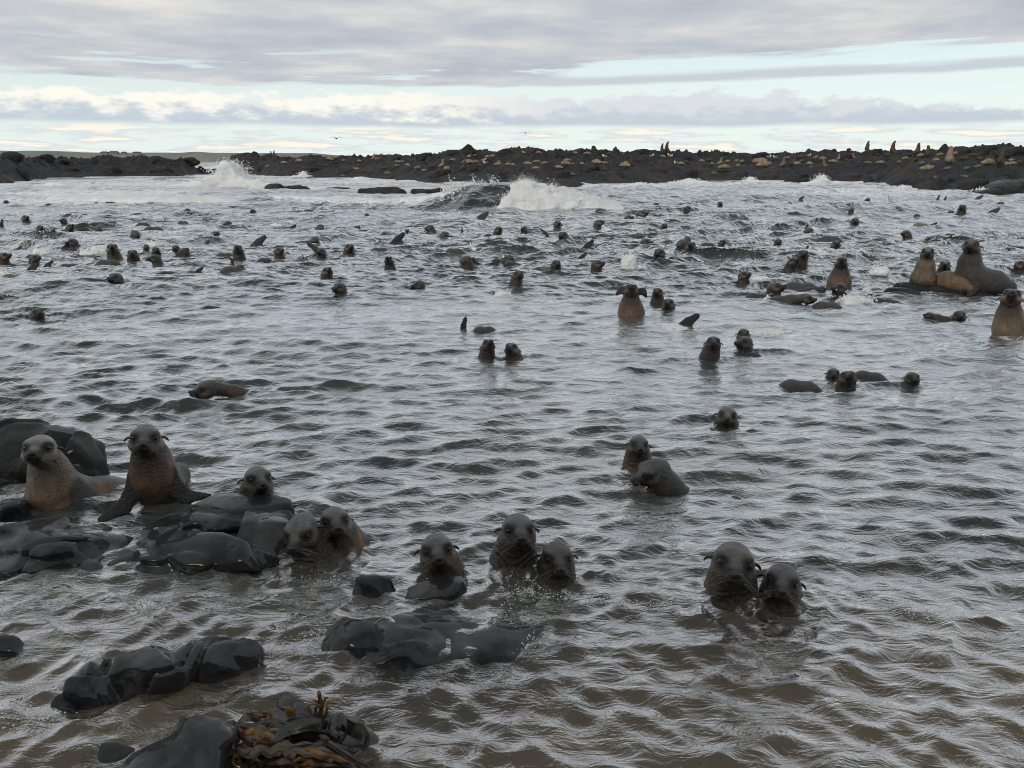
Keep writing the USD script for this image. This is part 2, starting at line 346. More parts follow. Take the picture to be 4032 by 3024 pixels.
# far headland on the left and a distant island
def headland(name, pts, dist, depth, mat, seed, label):
    pts = np.array(pts, float)
    t = np.linspace(bearing(pts[0, 0]), bearing(pts[-1, 0]), 260)
    top = H - dist * np.interp(t, bearing(pts[:, 0]), drop(pts[:, 1]))
    q = np.linspace(0, 1, 30)
    Tm, Q = np.meshgrid(t, q)
    Yh = dist + depth * (Q - 0.5); Xh = Tm * dist
    tp = np.interp(Tm, t, top)
    Zh = tp * np.sin(np.pi * np.clip(Q, 0, 1)) ** 0.55 + (fbm2(Xh, Yh, 6 / depth, 5, seed) - 0.5) * 0.16 * tp
    Zh[[0, -1]] = -3.0
    return tag(obj(name, gridmesh(Xh, Yh, Zh), mat), label, name, kind='structure')
g = G(); MAT['isle'] = g.out('hazed_island_rock', g.add('principled_bsdf', 'BSDF', base_color=(0.20, 0.26, 0.34), roughness=0.9))  # blue of the far air painted into the rock colour
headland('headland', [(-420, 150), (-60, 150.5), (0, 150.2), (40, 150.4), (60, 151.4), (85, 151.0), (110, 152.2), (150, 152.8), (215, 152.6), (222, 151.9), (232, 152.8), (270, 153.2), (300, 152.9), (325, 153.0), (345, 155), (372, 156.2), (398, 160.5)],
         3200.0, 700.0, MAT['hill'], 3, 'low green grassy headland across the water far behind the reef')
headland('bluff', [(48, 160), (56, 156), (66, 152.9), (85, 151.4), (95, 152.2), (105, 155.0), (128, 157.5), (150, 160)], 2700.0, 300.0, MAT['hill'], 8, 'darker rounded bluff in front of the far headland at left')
headland('island', [(650, 160), (656, 153.5), (664, 151.4), (672, 152), (680, 154), (686, 160)], 9000.0, 900.0, MAT['isle'], 5, 'tiny haze blue island on the horizon right of the two sitting seals')

# ------------------------------------------------------------------ the sea
rng = np.random.default_rng(11)
NW = 84
lam = np.exp(np.linspace(math.log(0.09), math.log(5.2), NW)) * rng.uniform(0.93, 1.07, NW)
kk = 2 * np.pi / lam
th = np.radians(-90 + 9) + rng.normal(0, 1, NW) * np.where(lam < 0.4, 0.52, 0.42)
steep = np.where(lam < 0.14, 0.070, np.where(lam < 0.48, 0.104, np.where(lam < 1.3, 0.080, np.where(lam < 2.6, 0.040, 0.024))))
amp = steep * lam / (2 * np.pi) * rng.uniform(0.6, 1.4, NW)
pha = rng.uniform(0, 2 * np.pi, NW)
BRK_Y = 35.5
def crest_y(x): return 35.6 + 0.5 * np.sin(x * 0.35) + 0.012 * x * x
def crest_a(x):
    return 0.88 * np.exp(-((x + 0.3) / np.where(x < -0.3, 2.9, 3.4)) ** 2) + 0.24 * sstep(-x, -1, 3) * sstep(x, -26, -12)
def sea(x, y, cell):
    """displaced sea surface at rest positions x, y; cell is the local mesh size"""
    d = np.hypot(x, y)
    far = sstep(d, 4, 22)
    gust = 0.35 + 1.3 * fbm2(x, y, 0.22, 4, 41)
    wx = x + 0.35 * (fbm2(x, y, 0.45, 2, 42) - 0.5) * (1 + far); wy = y + 0.5 * (fbm2(x, y, 0.35, 2, 43) - 0.5) * (1 + far)
    z = np.zeros_like(x); dx = np.zeros_like(x); dy = np.zeros_like(x)
    for i in range(NW):
        w = sstep(lam[i] / cell, 1.3, 2.4)
        if lam[i] > 0.9: w = w * (0.20 + 0.85 * far)
        elif lam[i] > 0.5: w = w * (0.34 + 0.80 * far)
        if lam[i] > 0.16: w = w * (1 - 0.58 * sstep(d, 5.5, 3.0))
        off = abs(th[i] + 1.41)
        if off > 0.6 and lam[i] < 1.0: w = w * (1 - 0.6 * sstep(d, 3.2, 5.0))
        a = amp[i] * w * gust
        f = kk[i] * (wx * math.cos(th[i]) + wy * math.sin(th[i])) + pha[i]
        s_, c_ = np.sin(f), np.cos(f)
        z += a * s_
        q = 0.5 + 0.4 * far
        dx += q * a * c_ * math.cos(th[i]); dy += q * a * c_ * math.sin(th[i])
    # swell behind the breakers and the breaker itself
    u = y - crest_y(x)
    A = crest_a(x)
    z = z + A * np.where(u < 0, np.exp(-(u / 0.95) ** 2), np.exp(-(u / 2.6) ** 2)) + 0.12 * far * np.sin(y * 0.75 + 1.5 * np.sin(x * 0.21))
    dy = dy - 0.45 * A * np.exp(-(u / 1.0) ** 2)
    for c, r0 in RINGS:                                                    # ripples spreading from the animals and rocks
        m = (np.abs(x - c[0]) < r0 + 0.6) & (np.abs(y - c[1]) < r0 + 0.6)
        if m.any():
            rr = np.hypot(x[m] - c[0], y[m] - c[1]) - r0
            z[m] += 0.007 * np.exp(-np.maximum(rr, 0) / 0.16) * np.cos(rr * 2 * np.pi / 0.085) * sstep(rr, -0.06, 0.0)
    z = z * np.clip(1.5 - d / 400, 0, 1)
    return x + dx, y + dy, z
def blob(x, y, c, r): return np.exp(-(((x - c[0]) / r[0]) ** 2 + ((y - c[1]) / r[1]) ** 2))
RINGS = []; FOAMS = []     # (centre, radii, strength) filled further down
def foam_at(x, y):
    t = x / y; sd = shore_dist(t)
    near = sd - y
    f = 0.8 * np.exp(-(near / 4.0) ** 2) * (0.35 + 1.1 * fbm2(x, y, 0.12, 2, 61))                         # surf along the reef
    streak = fbm2(x * 0.35, y, 0.30, 4, 62)
    lx = sstep(-x, -2, 6)
    f = np.maximum(f, lx * sstep(y, 35, 41) * (0.10 + 0.75 * sstep(streak, 0.40, 0.62)))                  # wash to the left of the breaker
    f = np.maximum(f, sstep(x, 2, 10) * sstep(y, 38, 48) * (0.02 + 0.62 * sstep(streak, 0.42, 0.66)))
    f = np.maximum(f, 0.13 + 0.55 * (streak - 0.5) * sstep(y, 8, 20))
    u = y - crest_y(x)
    f = np.maximum(f, 0.95 * sstep(-x, 0.8, 3.2) * sstep(u, -1.3, 0.1) * np.exp(-(np.maximum(u, 0) / 4.0) ** 2) * sstep(x, -30, -20))
    f = np.maximum(f, 1.1 * sstep(x, 0.2, 1.2) * sstep(x, 7.5, 5.0) * sstep(u, -1.9, -0.9) * sstep(u, 3.0, 0.8))
    f = np.where((np.abs(x + 0.3) < 2.4) & (u < 0.05), np.minimum(f, 0.48 + 0.35 * streak), f)
    for c, r, s in FOAMS: f = np.maximum(f, s * blob(x, y, c, r))
    return f * np.clip(1.0 - (y - 110) / 60, 0, 1)
CLEARS = []
def water_grid():
    a0, a1 = math.radians(-47), math.radians(47)
    az_ = np.linspace(a0, a1, 800)
    py = np.concatenate([np.linspace(161.4, 176, 46), np.linspace(176, 215, 170)[1:], np.linspace(215, 300, 270)[1:], np.linspace(300, 420, 180)[1:], np.linspace(420, 800, 330)[1:], np.linspace(800, 960, 20)[1:]])
    dist = H / drop(py)
    dist = np.concatenate([[30000.0, 8000.0, 3000.0], dist[dist < 2500]])[::-1]
    A, D = np.meshgrid(az_, dist)
    x = D * np.sin(A); y = D * np.cos(A)
    cell = np.maximum(np.gradient(dist)[:, None] * np.ones_like(A) * 0.9, D * (a1 - a0) / 799)
    return x, y, cell
# ------------------------------------------------------------------ fur seals
MAT['fur'] = fur_like('wet_fur', 0.50, 0.20, 0.8, 85.0, 0.5)
MAT['reeffur'] = fur_like('dry_fur', 0.75, 0.25, 0.2, 14.0)
g = G(); MAT['eye'] = g.out('seal_eye', g.add('principled_bsdf', 'BSDF', base_color=(0.004, 0.0035, 0.003), roughness=0.06, specular_ior_level=0.6))
MAT['nose'] = flat_mat('seal_nose', (0.010, 0.010, 0.010), 0.30, 0.5)
MAT['ear'] = flat_mat('seal_ear', (0.020, 0.018, 0.017), 0.45, 0.5)
def unit(v): v = np.asarray(v, float); return v / np.linalg.norm(v)
def head_frame(yaw, pitch, roll=0.0):
    a, b = math.radians(yaw), math.radians(pitch)
    X = np.array([math.sin(a) * math.cos(b), -math.cos(a) * math.cos(b), math.sin(b)])
    Yv = unit(np.cross([0, 0, 1.0], X)); Zv = np.cross(X, Yv)
    r = math.radians(roll); Yr = Yv * math.cos(r) + Zv * math.sin(r)
    return np.stack([X, Yr, np.cross(X, Yr)])            # rows: nose, left of the seal, crown
def head_sdf(q):
    d = ell(q, (-0.010, 0, 0.006), (0.108, 0.077, 0.079))
    d = smin(d, cone(q, (0.045, 0, -0.016), (0.130, 0, -0.028), 0.054, 0.033), 0.035)
    for s in (-1, 1):
        d = smin(d, ell(q, (0.138, 0.017 * s, -0.034), (0.034, 0.026, 0.026)), 0.012)      # whisker pads
        d = smin(d, ell(q, (0.022, 0.050 * s, -0.034), (0.056, 0.042, 0.044)), 0.03)       # cheeks
        d = smin(d, ell(q, (0.050, 0.040 * s, 0.034), (0.040, 0.034, 0.026)), 0.03)        # brows
    d = smin(d, cone(q, (0.03, 0, -0.058), (0.110, 0, -0.058), 0.046, 0.026), 0.02)        # jaw
    return d
EYES = [(0.0705, 0.0525 * s, 0.0125) for s in (1, -1)]
def strip_sdf(p, pts, w, th, nrm):
    """flat tapered flipper along pts, half widths w, half thickness th, nrm its flat side"""
    d = None; nrm = unit(nrm)
    for i in range(len(pts) - 1):
        a, b = np.asarray(pts[i], float), np.asarray(pts[i + 1], float)
        nn = unit(nrm - unit(b - a) * (nrm @ unit(b - a)))
        k = max(w[i], w[i + 1]) / th
        def sq(v): return v + np.outer(v @ nn, nn) * (k - 1) if v.ndim == 2 else v + nn * (v @ nn) * (k - 1)
        e = cone(sq(p), sq(a), sq(b), w[i], w[i + 1]) / k * 1.6
        d = e if d is None else smin(d, e, 0.015)
    return d
PAL = dict(back=(0.024, 0.023, 0.022), crown=(0.062, 0.062, 0.060), belly=(0.070, 0.038, 0.022), cheek=(0.14, 0.088, 0.048), brow=(0.13, 0.12, 0.10), throat=(0.026, 0.020, 0.017), dark=(0.006, 0.005, 0.005))
def seal_mesh(spine, head=None, frame=None, hs=1.0, flippers=(), vox=0.008, wrinkle=0.0, pal=None, ventral=(0, -1, -0.5), blend=0.06, seed=0, wet=None, hide=None):
    """one closed body: spine [(point, radius, flatten)], an optional head at the end of it, flippers [(points, half widths, thickness, normal)]"""
    c = dict(PAL); c.update(pal or {}); c = {k: np.array(v) for k, v in c.items()}
    sp = [(np.asarray(s[0], float), s[1]) for s in spine]
    def body(p):
        d = None
        for (a, ra), (b, rb) in zip(sp[:-1], sp[1:]):
            e = cone(p, a, b, ra, rb); d = e if d is None else smin(d, e, blend)
        return d
    def fn(p):
        d = body(p)
        if wrinkle:
            q = p - np.asarray(head, float); ax = unit(sp[1][0] - sp[0][0]); L = q @ ax
            ph = L / (0.030 * hs) + 1.6 * noise3(p * (9 / hs), seed) * 2 + (q @ frame[1]) / (0.10 * hs)
            d = d + wrinkle * hs * (0.5 + 0.5 * np.cos(ph * 2 * np.pi * 0.8)) ** 3 * sstep(L, 0.06 * hs, 0.11 * hs) * sstep(L, 0.36 * hs, 0.22 * hs)
        if head is not None:
            q = (p - np.asarray(head, float)) @ frame.T / hs
            d = smin(d, head_sdf(q) * hs, 0.030 * hs)
        for f in flippers: d = smin(d, strip_sdf(p, *f[:4]), 0.03)
        return d
    pts = [s[0] for s in sp]; rs = [s[1] for s in sp]
    if head is not None: pts.append(np.asarray(head, float)); rs.append(0.19 * hs)
    for f in flippers:
        for q, w in zip(f[0], f[1]): pts.append(np.asarray(q, float)); rs.append(w)
    lo = np.min([p - r for p, r in zip(pts, rs)], 0) - 2 * vox - 0.01; hi = np.max([p + r for p, r in zip(pts, rs)], 0) + 2 * vox + 0.01
    V, F = surface_nets(fn, lo, hi, vox)
    e = vox * 0.5; d0 = fn(V)                                   # settle the vertices on the surface
    gr = np.stack([fn(V + np.eye(3)[k] * e) - d0 for k in range(3)], 1) / e
    gl_ = np.linalg.norm(gr, axis=1, keepdims=True); N = gr / np.maximum(gl_, 1e-6)
    V = V - N * np.clip(d0, -vox, vox)[:, None] * 0.8
    # coat
    vd = unit(ventral)
    ax_d = np.array([body_ax for body_ax in [sp[0][0] - sp[-1][0]]])[0]; ax_u = unit(ax_d)
    nz = fbm3(V * 9, 5, seed) - 0.5; nz2 = fbm3(V * np.array([34, 34, 12]) / max(hs, 0.5), 3, seed + 9) - 0.5
    vent = N @ vd + 0.7 * nz + 0.5 * nz2
    col = c['back'] + (c['belly'] - c['back']) * sstep(vent, 0.05, 0.55)[:, None]
    if head is not None:
        q = (V - np.asarray(head, float)) @ frame.T / hs
        nq = N @ frame.T
        r = np.linalg.norm(q, axis=1)
        w = np.maximum(sstep(r, 0.20, 0.12), sstep(q[:, 0], 0.05, 0.085))
        hc = c['back'] + (c['crown'] - c['back']) * sstep(nq[:, 2], 0.0, 0.7)[:, None]
        low = sstep(q[:, 2], 0.0, -0.05)[:, None]
        hc = hc + (c['throat'] - hc) * low * 0.9
        sy = np.abs(q[:, 1])
        ck = np.exp(-(((q[:, 0] - 0.050) / 0.045) ** 2 + ((sy - 0.066) / 0.030) ** 2 + ((q[:, 2] + 0.030) / 0.030) ** 2))
        hc = hc + (c['cheek'] - hc) * np.clip(ck * 1.1, 0, 1)[:, None]
        br = np.exp(-(((q[:, 0] - 0.075) / 0.035) ** 2 + (sy / 0.026) ** 2 + ((q[:, 2] - 0.030) / 0.026) ** 2)) + 0.8 * np.exp(-(((q[:, 0] - 0.10) / 0.03) ** 2 + ((sy - 0.03) / 0.012) ** 2 + ((q[:, 2] - 0.0) / 0.02) ** 2))
        hc = hc + (c['brow'] - hc) * np.clip(br, 0, 1)[:, None]
        for ev in EYES:
            dq = (q - np.array(ev)) / np.array([1.0, 1.0, 0.85])
            hc = hc + (c['dark'] - hc) * sstep(np.linalg.norm(dq, axis=1), 0.054, 0.030)[:, None]
        mz = sstep(q[:, 0], 0.088, 0.112) * sstep(q[:, 2], 0.016, -0.006) * sstep(sy, 0.054, 0.038)
        mz = np.maximum(mz, sstep(q[:, 0], 0.055, 0.095) * sstep(q[:, 2], -0.045, -0.062) * 0.9)
        hc = hc + (c['dark'] - hc) * np.clip(mz, 0, 1)[:, None]
        col = col + (hc - col) * w[:, None]
        th = np.exp(-((r - 0.17) / 0.07) ** 2) * sstep(nq[:, 0] - nq[:, 2], 0.2, 0.9) * sstep(q[:, 0], 0.085, 0.055)
        col = col + (c['throat'] - col) * (0.75 * th)[:, None]
    for f in flippers:
        dd = strip_sdf(V, *f[:4]); k = sstep(dd, 0.02, 0.004) * 0.92
        col = col + (np.array((0.016, 0.015, 0.015)) - col) * k[:, None]
    col = col * (1 + 0.9 * nz2)[:, None]
    if wet is not None:                                        # dark soaked lower coat
        k = sstep(V[:, 2] + 0.05 * nz, wet + 0.05, wet - 0.07) * 0.85
        col = col + (np.array((0.012, 0.011, 0.011)) - col) * k[:, None]
    return (V, F), np.clip(col, 0.002, 1)
def ear_mesh(head, frame, hs, s, sides=7):
    p = [(-0.020, 0.076, 0.006), (-0.028, 0.094, 0.004), (-0.036, 0.107, -0.003), (-0.044, 0.115, -0.013), (-0.049, 0.119, -0.023)]
    r = [0.0075, 0.0082, 0.0070, 0.0052, 0.0015]
    pts = [np.asarray(head) + hs * (np.array([a[0], a[1] * s, a[2]]) @ frame) for a in p]
    return tube(pts, [x * hs for x in r], sides)
def tube(pts, r, sides=6, flat=1.0):
    pts = [np.asarray(p, float) for p in pts]; n = len(pts); V = []
    up = np.array([0.13, 0.21, 0.97])
    for i in range(n):
        t = unit(pts[min(i + 1, n - 1)] - pts[max(i - 1, 0)]); a = unit(np.cross(t, up)); b = np.cross(a, t)
        for k in range(sides):
            w = 2 * math.pi * k / sides; V.append(pts[i] + r[i] * (a * math.cos(w) + b * flat * math.sin(w)))
    F = []
    for i in range(n - 1):
        for k in range(sides):
            j = (k + 1) % sides; a, b, c2, d = i * sides + k, i * sides + j, (i + 1) * sides + j, (i + 1) * sides + k
            F += [(a, b, c2), (a, c2, d)]
    V += [pts[0], pts[-1]]
    for k in range(sides):
        j = (k + 1) % sides; F += [(len(V) - 2, j, k), (len(V) - 1, (n - 1) * sides + k, (n - 1) * sides + j)]
    return np.array(V), np.array(F)
def join(ms):
    V, F, o = [], [], 0
    for v, f in ms: V.append(v); F.append(np.asarray(f) + o); o += len(v)
    return np.vstack(V), np.vstack(F)
def ball(c, r, frame=None, sub=2):
    m = trimesh.creation.icosphere(subdivisions=sub)
    v = m.vertices * np.asarray(r, float)
    if frame is not None: v = v @ frame
    return v + np.asarray(c, float), m.faces
MAT['whisker'] = flat_mat('seal_whisker', (0.22, 0.20, 0.17), 0.5, 0.3)
def face_parts(t, head, frame, hs, sub=2, whiskers=False):
    head = np.asarray(head, float)
    for e in EYES: obj('eye', ball(head + hs * (np.array(e) @ frame), 0.0175 * hs, sub=sub), MAT['eye'], t)
    obj('nose', ball(head + hs * (np.array([0.166, 0, -0.014]) @ frame), hs * np.array([0.013, 0.022, 0.016]), frame, sub), MAT['nose'], t)
    for s in (1, -1): obj('ear', ear_mesh(head, frame, hs, s), MAT['ear'], t)
    if whiskers:
        ms = []; r = random.Random(5)
        for s in (1, -1):
            for k in range(10):
                a = np.array([0.140, 0.034 * s, -0.034 + 0.011 * (k % 3 - 1)]); L = r.uniform(0.06, 0.12); d = unit([r.uniform(-0.5, 0.25), s, r.uniform(-0.8, -0.1)])
                ms.append(tube([head + hs * (x @ frame) for x in (a, a + d * L * 0.5, a + d * L + np.array([-0.02, 0, -0.028]))], [0.0007 * hs, 0.0006 * hs, 0.0003 * hs], 3))
        obj('whiskers', join(ms), MAT['whisker'], t).GetPrim().SetCustomDataByKey('kind', 'stuff')
def make_seal(label, loc, yaw, spine, head=None, nose=(0, 0, 0), hs=1.0, flippers=(), vox=0.008, group=None, parts=True, mat='fur', name='fur_seal', sub=2, scale=1.0, **kw):
    fr = head_frame(*nose) if head is not None else None
    t = thing(name, loc, yaw, scale)
    m, col = seal_mesh(spine, head, fr, hs, flippers, vox, **kw)
    obj('body', m, MAT[mat], t.GetPath(), True, fur=col)
    if head is not None and parts: face_parts(t.GetPath(), head, fr, hs, sub, vox < 0.0095)
    tag(t, label, 'seal', group)
    return t
def dup(root, label, loc, yaw, scale, group=None):
    root = root.GetPrim(); base = root.GetName()
    if base[-4] == '_' and base[-3:].isdigit(): base = base[:-4]
    x = UsdGeom.Xform.Define(stage, fresh('/World', base))
    x.GetPrim().GetReferences().AddInternalReference(root.GetPath())
    x.ClearXformOpOrder()
    x.AddTranslateOp().Set(Gf.Vec3d(*map(float, loc))); x.AddRotateZOp().Set(float(yaw)); x.AddScaleOp().Set(Gf.Vec3f(float(scale)))
    x.GetPrim().SetInstanceable(True)
    tag(x, label, 'seal', group)
    return x
def bob(hc, hs=1.0, lean=(0, 0), back=(0.0, 1.0)):
    """spine of a seal upright in the water with its head centre hc above it; lean shifts the body below, back is the way it trails"""
    bx_, by_ = back; k = hs
    return [((0.0, 0.02 * k, hc - 0.015 * k), 0.078 * k), ((lean[0] * 0.25, 0.040 * k + lean[1] * 0.25, hc - 0.10 * k), 0.093 * k), ((lean[0] * 0.6, 0.075 * k + lean[1] * 0.6, hc - 0.22 * k), 0.116 * k),
            ((lean[0] + bx_ * 0.10 * k, lean[1] + (0.07 + by_ * 0.10) * k, hc - 0.38 * k), 0.132 * k), ((lean[0] + bx_ * 0.38 * k, lean[1] + (0.07 + by_ * 0.38) * k, min(hc - 0.50 * k, -0.14 * k)), 0.145 * k)]
# ------------------------------------------------------------------ rocks of the near shore
def rot2(p, deg):
    a = math.radians(deg); c, s = math.cos(a), math.sin(a)
    return np.stack([p[:, 0] * c + p[:, 1] * s, -p[:, 0] * s + p[:, 1] * c, p[:, 2]], 1)
def lump_sdf(p, c, r, rz=0.0, tx=0.0, ty=0.0, n=3.2):
    """a block with well rounded edges: superellipsoid of half sizes r, turned by rz, its top tilted by tx and ty"""
    q = rot2(p - np.asarray(c, float), rz); q[:, 2] -= tx * q[:, 0] + ty * q[:, 1]
    r = np.asarray(r, float); k = (np.abs(q / r) ** n).sum(1) ** (1.0 / n)
    return (k - 1) * r.min()
def rock(name, label, lumps, mat='wetrock', vox=0.014, amp=0.03, freq=3.0, crack=0.02, blend=0.04, seed=0, cat='rock', group=None, layers=0.0, facets=8):
    lumps = [(np.asarray(l[0], float), np.asarray(l[1], float), *l[2:]) for l in lumps]
    q_ = np.random.default_rng(seed + 500); cuts = []
    for l in lumps:                                            # broken faces
        cs = []
        for _ in range(facets):
            n_ = q_.normal(0, 1, 3) * np.array([1, 1, 0.8]); n_[2] = abs(n_[2]) * 0.9; n_ = n_ / np.linalg.norm(n_)
            cs.append((n_, q_.uniform(0.66, 0.90) * np.linalg.norm(l[1] * n_)))
        cuts.append(cs)
    base = np.mean([l[0] for l in lumps], 0); base[2] = 0
    def fn(p):
        d = None
        for li, l in enumerate(lumps):
            e = lump_sdf(p, *l)
            for n_, s_ in cuts[li]: e = -smin(-e, -((p - l[0]) @ n_ - s_), 0.012 * max(1, vox / 0.014))
            d = e if d is None else smin(d, e, blend * 0.6)
        n = fbm3(p * freq * np.array([1, 1, 1.6]), 3, seed)
        d = d - amp * (n - 0.5) * 2 + 0.25 * amp * (fbm3(p * freq * 5, 2, seed + 3) - 0.5)
        if layers: d = d + layers * (0.5 + 0.5 * np.cos((p[:, 2] * 38 + 5 * n + 2 * p[:, 0]))) ** 4
        if crack:
            m = fbm3(p * freq * 0.75 * np.array([1.0, 1.0, 0.5]), 2, seed + 7)
            d = d + crack * np.exp(-((m - 0.5) / 0.022) ** 2) + 0.7 * crack * np.exp(-((m - 0.62) / 0.014) ** 2)
        return d
    lo = np.min([l[0] - max(l[1][:2]) * 1.25 * np.array([1, 1, 0]) - np.array([0, 0, l[1][2] * 1.3]) for l in lumps], 0) - amp
    hi = np.max([l[0] + max(l[1][:2]) * 1.25 * np.array([1, 1, 0]) + np.array([0, 0, l[1][2] * 1.5]) for l in lumps], 0) + amp
    lo[2] = max(lo[2], -0.35 if vox < 0.04 else -0.8)
    V, F = surface_nets(fn, lo, hi, vox)
    t = thing(name, base)
    obj('stone', (V - base, F), MAT[mat], t.GetPath(), True)
    return tag(t, label, cat, group)
def at(px, py, z=0.0, dy=0.0):
    p = P(px, py, 0.0) + np.array([0, dy, z]); return p
rock('boulder', 'tall dark cracked boulder behind the leftmost seal', [(at(14, 486, 0.08, 0.28), (0.42, 0.28, 0.25), 4, 0.02, 0.1), (at(70, 488, 0.03, 0.20), (0.14, 0.18, 0.23), 0, -0.25, 0), (at(-30, 488, 0.05, 0.15), (0.2, 0.2, 0.2))], 'dryrock', 0.014, 0.045, 2.6, 0.020, seed=4)
rock('shore_rock', 'layered wet boulder at the left edge below the leftmost seal', [(at(24, 575, 0.02, 0.20), (0.33, 0.24, 0.105), -6, -0.06, 0.05), (at(15, 568, 0.085, 0.26), (0.25, 0.15, 0.045), -4, -0.10, 0.05), (at(78, 578, -0.02, 0.10), (0.09, 0.10, 0.06))], 'wetrock', 0.011, 0.030, 2.8, 0.022, seed=5, layers=0.022)
rock('rock_slab', 'broad wet slab under the upright seal at left', [(at(205, 577, 0.008, 0.14), (0.40, 0.15, 0.125), 4, 0.10, 0.2, 2.6), (at(252, 560, 0.05, 0.20), (0.17, 0.20, 0.11), 20, -0.05, 0.1), (at(225, 540, 0.02, 0.20), (0.42, 0.24, 0.085), -8, 0.05, 0.05), (at(160, 548, -0.02, 0.15), (0.42, 0.30, 0.075), 0, 0.02, 0.0), (at(112, 560, -0.03, 0.10), (0.24, 0.20, 0.055), 10), (at(165, 574, 0.008, 0.06), (0.22, 0.11, 0.085), -6, 0.1, 0)], 'wetrock', 0.011, 0.030, 2.4, 0.022, seed=9, layers=0.020)
rock('shore_rock', 'small smooth grey stone on the left edge below the tall boulder', [(at(4, 519, -0.01, 0.05), (0.12, 0.10, 0.085))], 'wetrock', 0.012, 0.02, 5, 0.0, seed=12)
rock('shore_rock', 'pebble sized wet stone in the shallow gap left of the broad slab', [(at(106, 536, 0.0, 0.03), (0.055, 0.05, 0.04))], 'wetrock', 0.009, 0.012, 9, 0.0, seed=13)
rock('shore_rock', 'long low saddle shaped dark rock below the three heads', [(at(372, 594, -0.01, 0.05), (0.13, 0.09, 0.075), 8, -0.1, 0.0, 2.4), (at(425, 596, -0.03, 0.06), (0.24, 0.085, 0.065), 4, 0.05, 0), (at(455, 596, 0.0, 0.06), (0.07, 0.08, 0.065))], 'wetrock', 0.011, 0.02, 5.0, 0.012, seed=15)
rock('rock_slab', 'flat slab awash with thin brown water in the lower middle', [(at(448, 638, -0.068, 0.0), (0.50, 0.29, 0.085), -14, -0.05, 0.10, 3.8), (at(358, 650, -0.02, 0.04), (0.17, 0.14, 0.085), -25, 0.1, 0.15, 2.4), (at(405, 661, -0.03, 0.03), (0.13, 0.08, 0.075), -20, 0, 0.1, 2.4), (at(338, 632, -0.04, 0.02), (0.08, 0.08, 0.075))], 'wetrock', 0.012, 0.022, 4.0, 0.010, seed=18)
rock('shore_rock', 'elongated smooth boulder with deep cracks at lower left', [(at(84, 700, 0.0, 0.04), (0.15, 0.085, 0.085), 12, 0.05, 0, 2.6), (at(140, 694, 0.03, 0.06), (0.21, 0.10, 0.105), 14, 0.08, 0.05, 3.0), (at(205, 675, 0.03, 0.05), (0.16, 0.12, 0.10), 12, 0.0, 0.05, 2.5), (at(92, 682, -0.01, 0.06), (0.12, 0.06, 0.075), 14, 0, 0), (at(238, 664, 0.01, 0.04), (0.09, 0.08, 0.07))], 'wetrock', 0.010, 0.022, 5.0, 0.022, 0.02, seed=22)
rock('shore_rock', 'smooth grey wet boulder at the bottom edge left of the kelp', [(at(160, 794, -0.005, 0.04), (0.27, 0.18, 0.115), 16, 0.22, 0.05, 2.5), (at(205, 770, 0.05, 0.05), (0.10, 0.13, 0.095), 10, 0, 0, 2.6)], 'wetrock', 0.010, 0.022, 4.5, 0.010, seed=25)
rock('shore_rock', 'low grey stone at the left edge above the lower left boulder', [(at(0, 655, -0.02, 0.05), (0.11, 0.07, 0.075))], 'wetrock', 0.010, 0.015, 6, 0.0, seed=27)
rock('shore_rock', 'dark stone just awash at the bottom left', [(at(112, 757, -0.045, 0.03), (0.16, 0.05, 0.06), 4)], 'wetrock', 0.010, 0.012, 6, 0.0, seed=28)
rock('shore_rock', 'low rock carrying the seals sitting at right', [(at(950, 291, -0.12, 0.35), (1.05, 0.55, 0.20), 2, 0, 0.03)], 'dryrock', 0.04, 0.06, 1.6, 0.03, seed=31)
rock('shore_rock', 'flat black ledge left of the seals sitting at right', [(at(903, 294, 0.0, 0.1), (0.36, 0.16, 0.085), -8, -0.06, 0, 2.4)], 'dryrock', 0.025, 0.03, 3.0, 0.02, seed=33)
for px, py, w, h, lab, sd in ((272, 190, 1.05, 0.42, 'low dark rock in the surf right of the tall splash', 41), (293, 190, 0.8, 0.34, 'tilted dark rock in the surf second from the tall splash', 42), (335, 191.5, 1.5, 0.28, 'long brown rock awash in the surf left of the breaking wave', 43),
                               (376, 193.5, 1.7, 0.34, 'brown weedy rock behind the surf line left of the breaking wave', 44), (425, 193, 1.4, 0.26, 'flat brown rock just left of the breaking wave crest', 45), (567, 188, 0.7, 0.22, 'small black rock right behind the tumbling white foam', 46)):
    p = at(px, py, 0, 0.8); rock('surf_rock', lab, [(p, (w, 0.8, h), 0, 0.05, 0), (p + [w * 0.5, 0.1, -0.05], (w * 0.7, 0.7, h * 0.8))], 'reef', 0.10, 0.14, 1.1, 0.06, seed=sd)
p = at(1030, 196, 0.1, 1.6); rock('surf_rock', 'big black flat topped rock at the right edge in front of the reef', [(p, (2.9, 1.5, 0.85), 0, 0.0, 0.0, 4), (p + [1, 0, -0.1], (2.4, 1.6, 0.7))], 'dryrock', 0.10, 0.16, 0.9, 0.07, seed=51)
p = at(800, 183.5, 0, 0.5); rock('surf_rock', 'small wet rock at the reef foot left of the little white burst', [(p, (1.6, 0.9, 0.5))], 'reef', 0.12, 0.2, 1.0, 0.06, seed=52)
CLEARS += [(at(445, 640), (0.42, 0.32), 0.85), (at(150, 540, 0, 0.1), (0.55, 0.35), 0.55), (at(120, 757), (0.3, 0.15), 0.6), (at(45, 690), (0.22, 0.20), 0.5), (at(560, 620), (0.25, 0.16), 0.35), (at(700, 720), (0.8, 0.3), 0.3)]

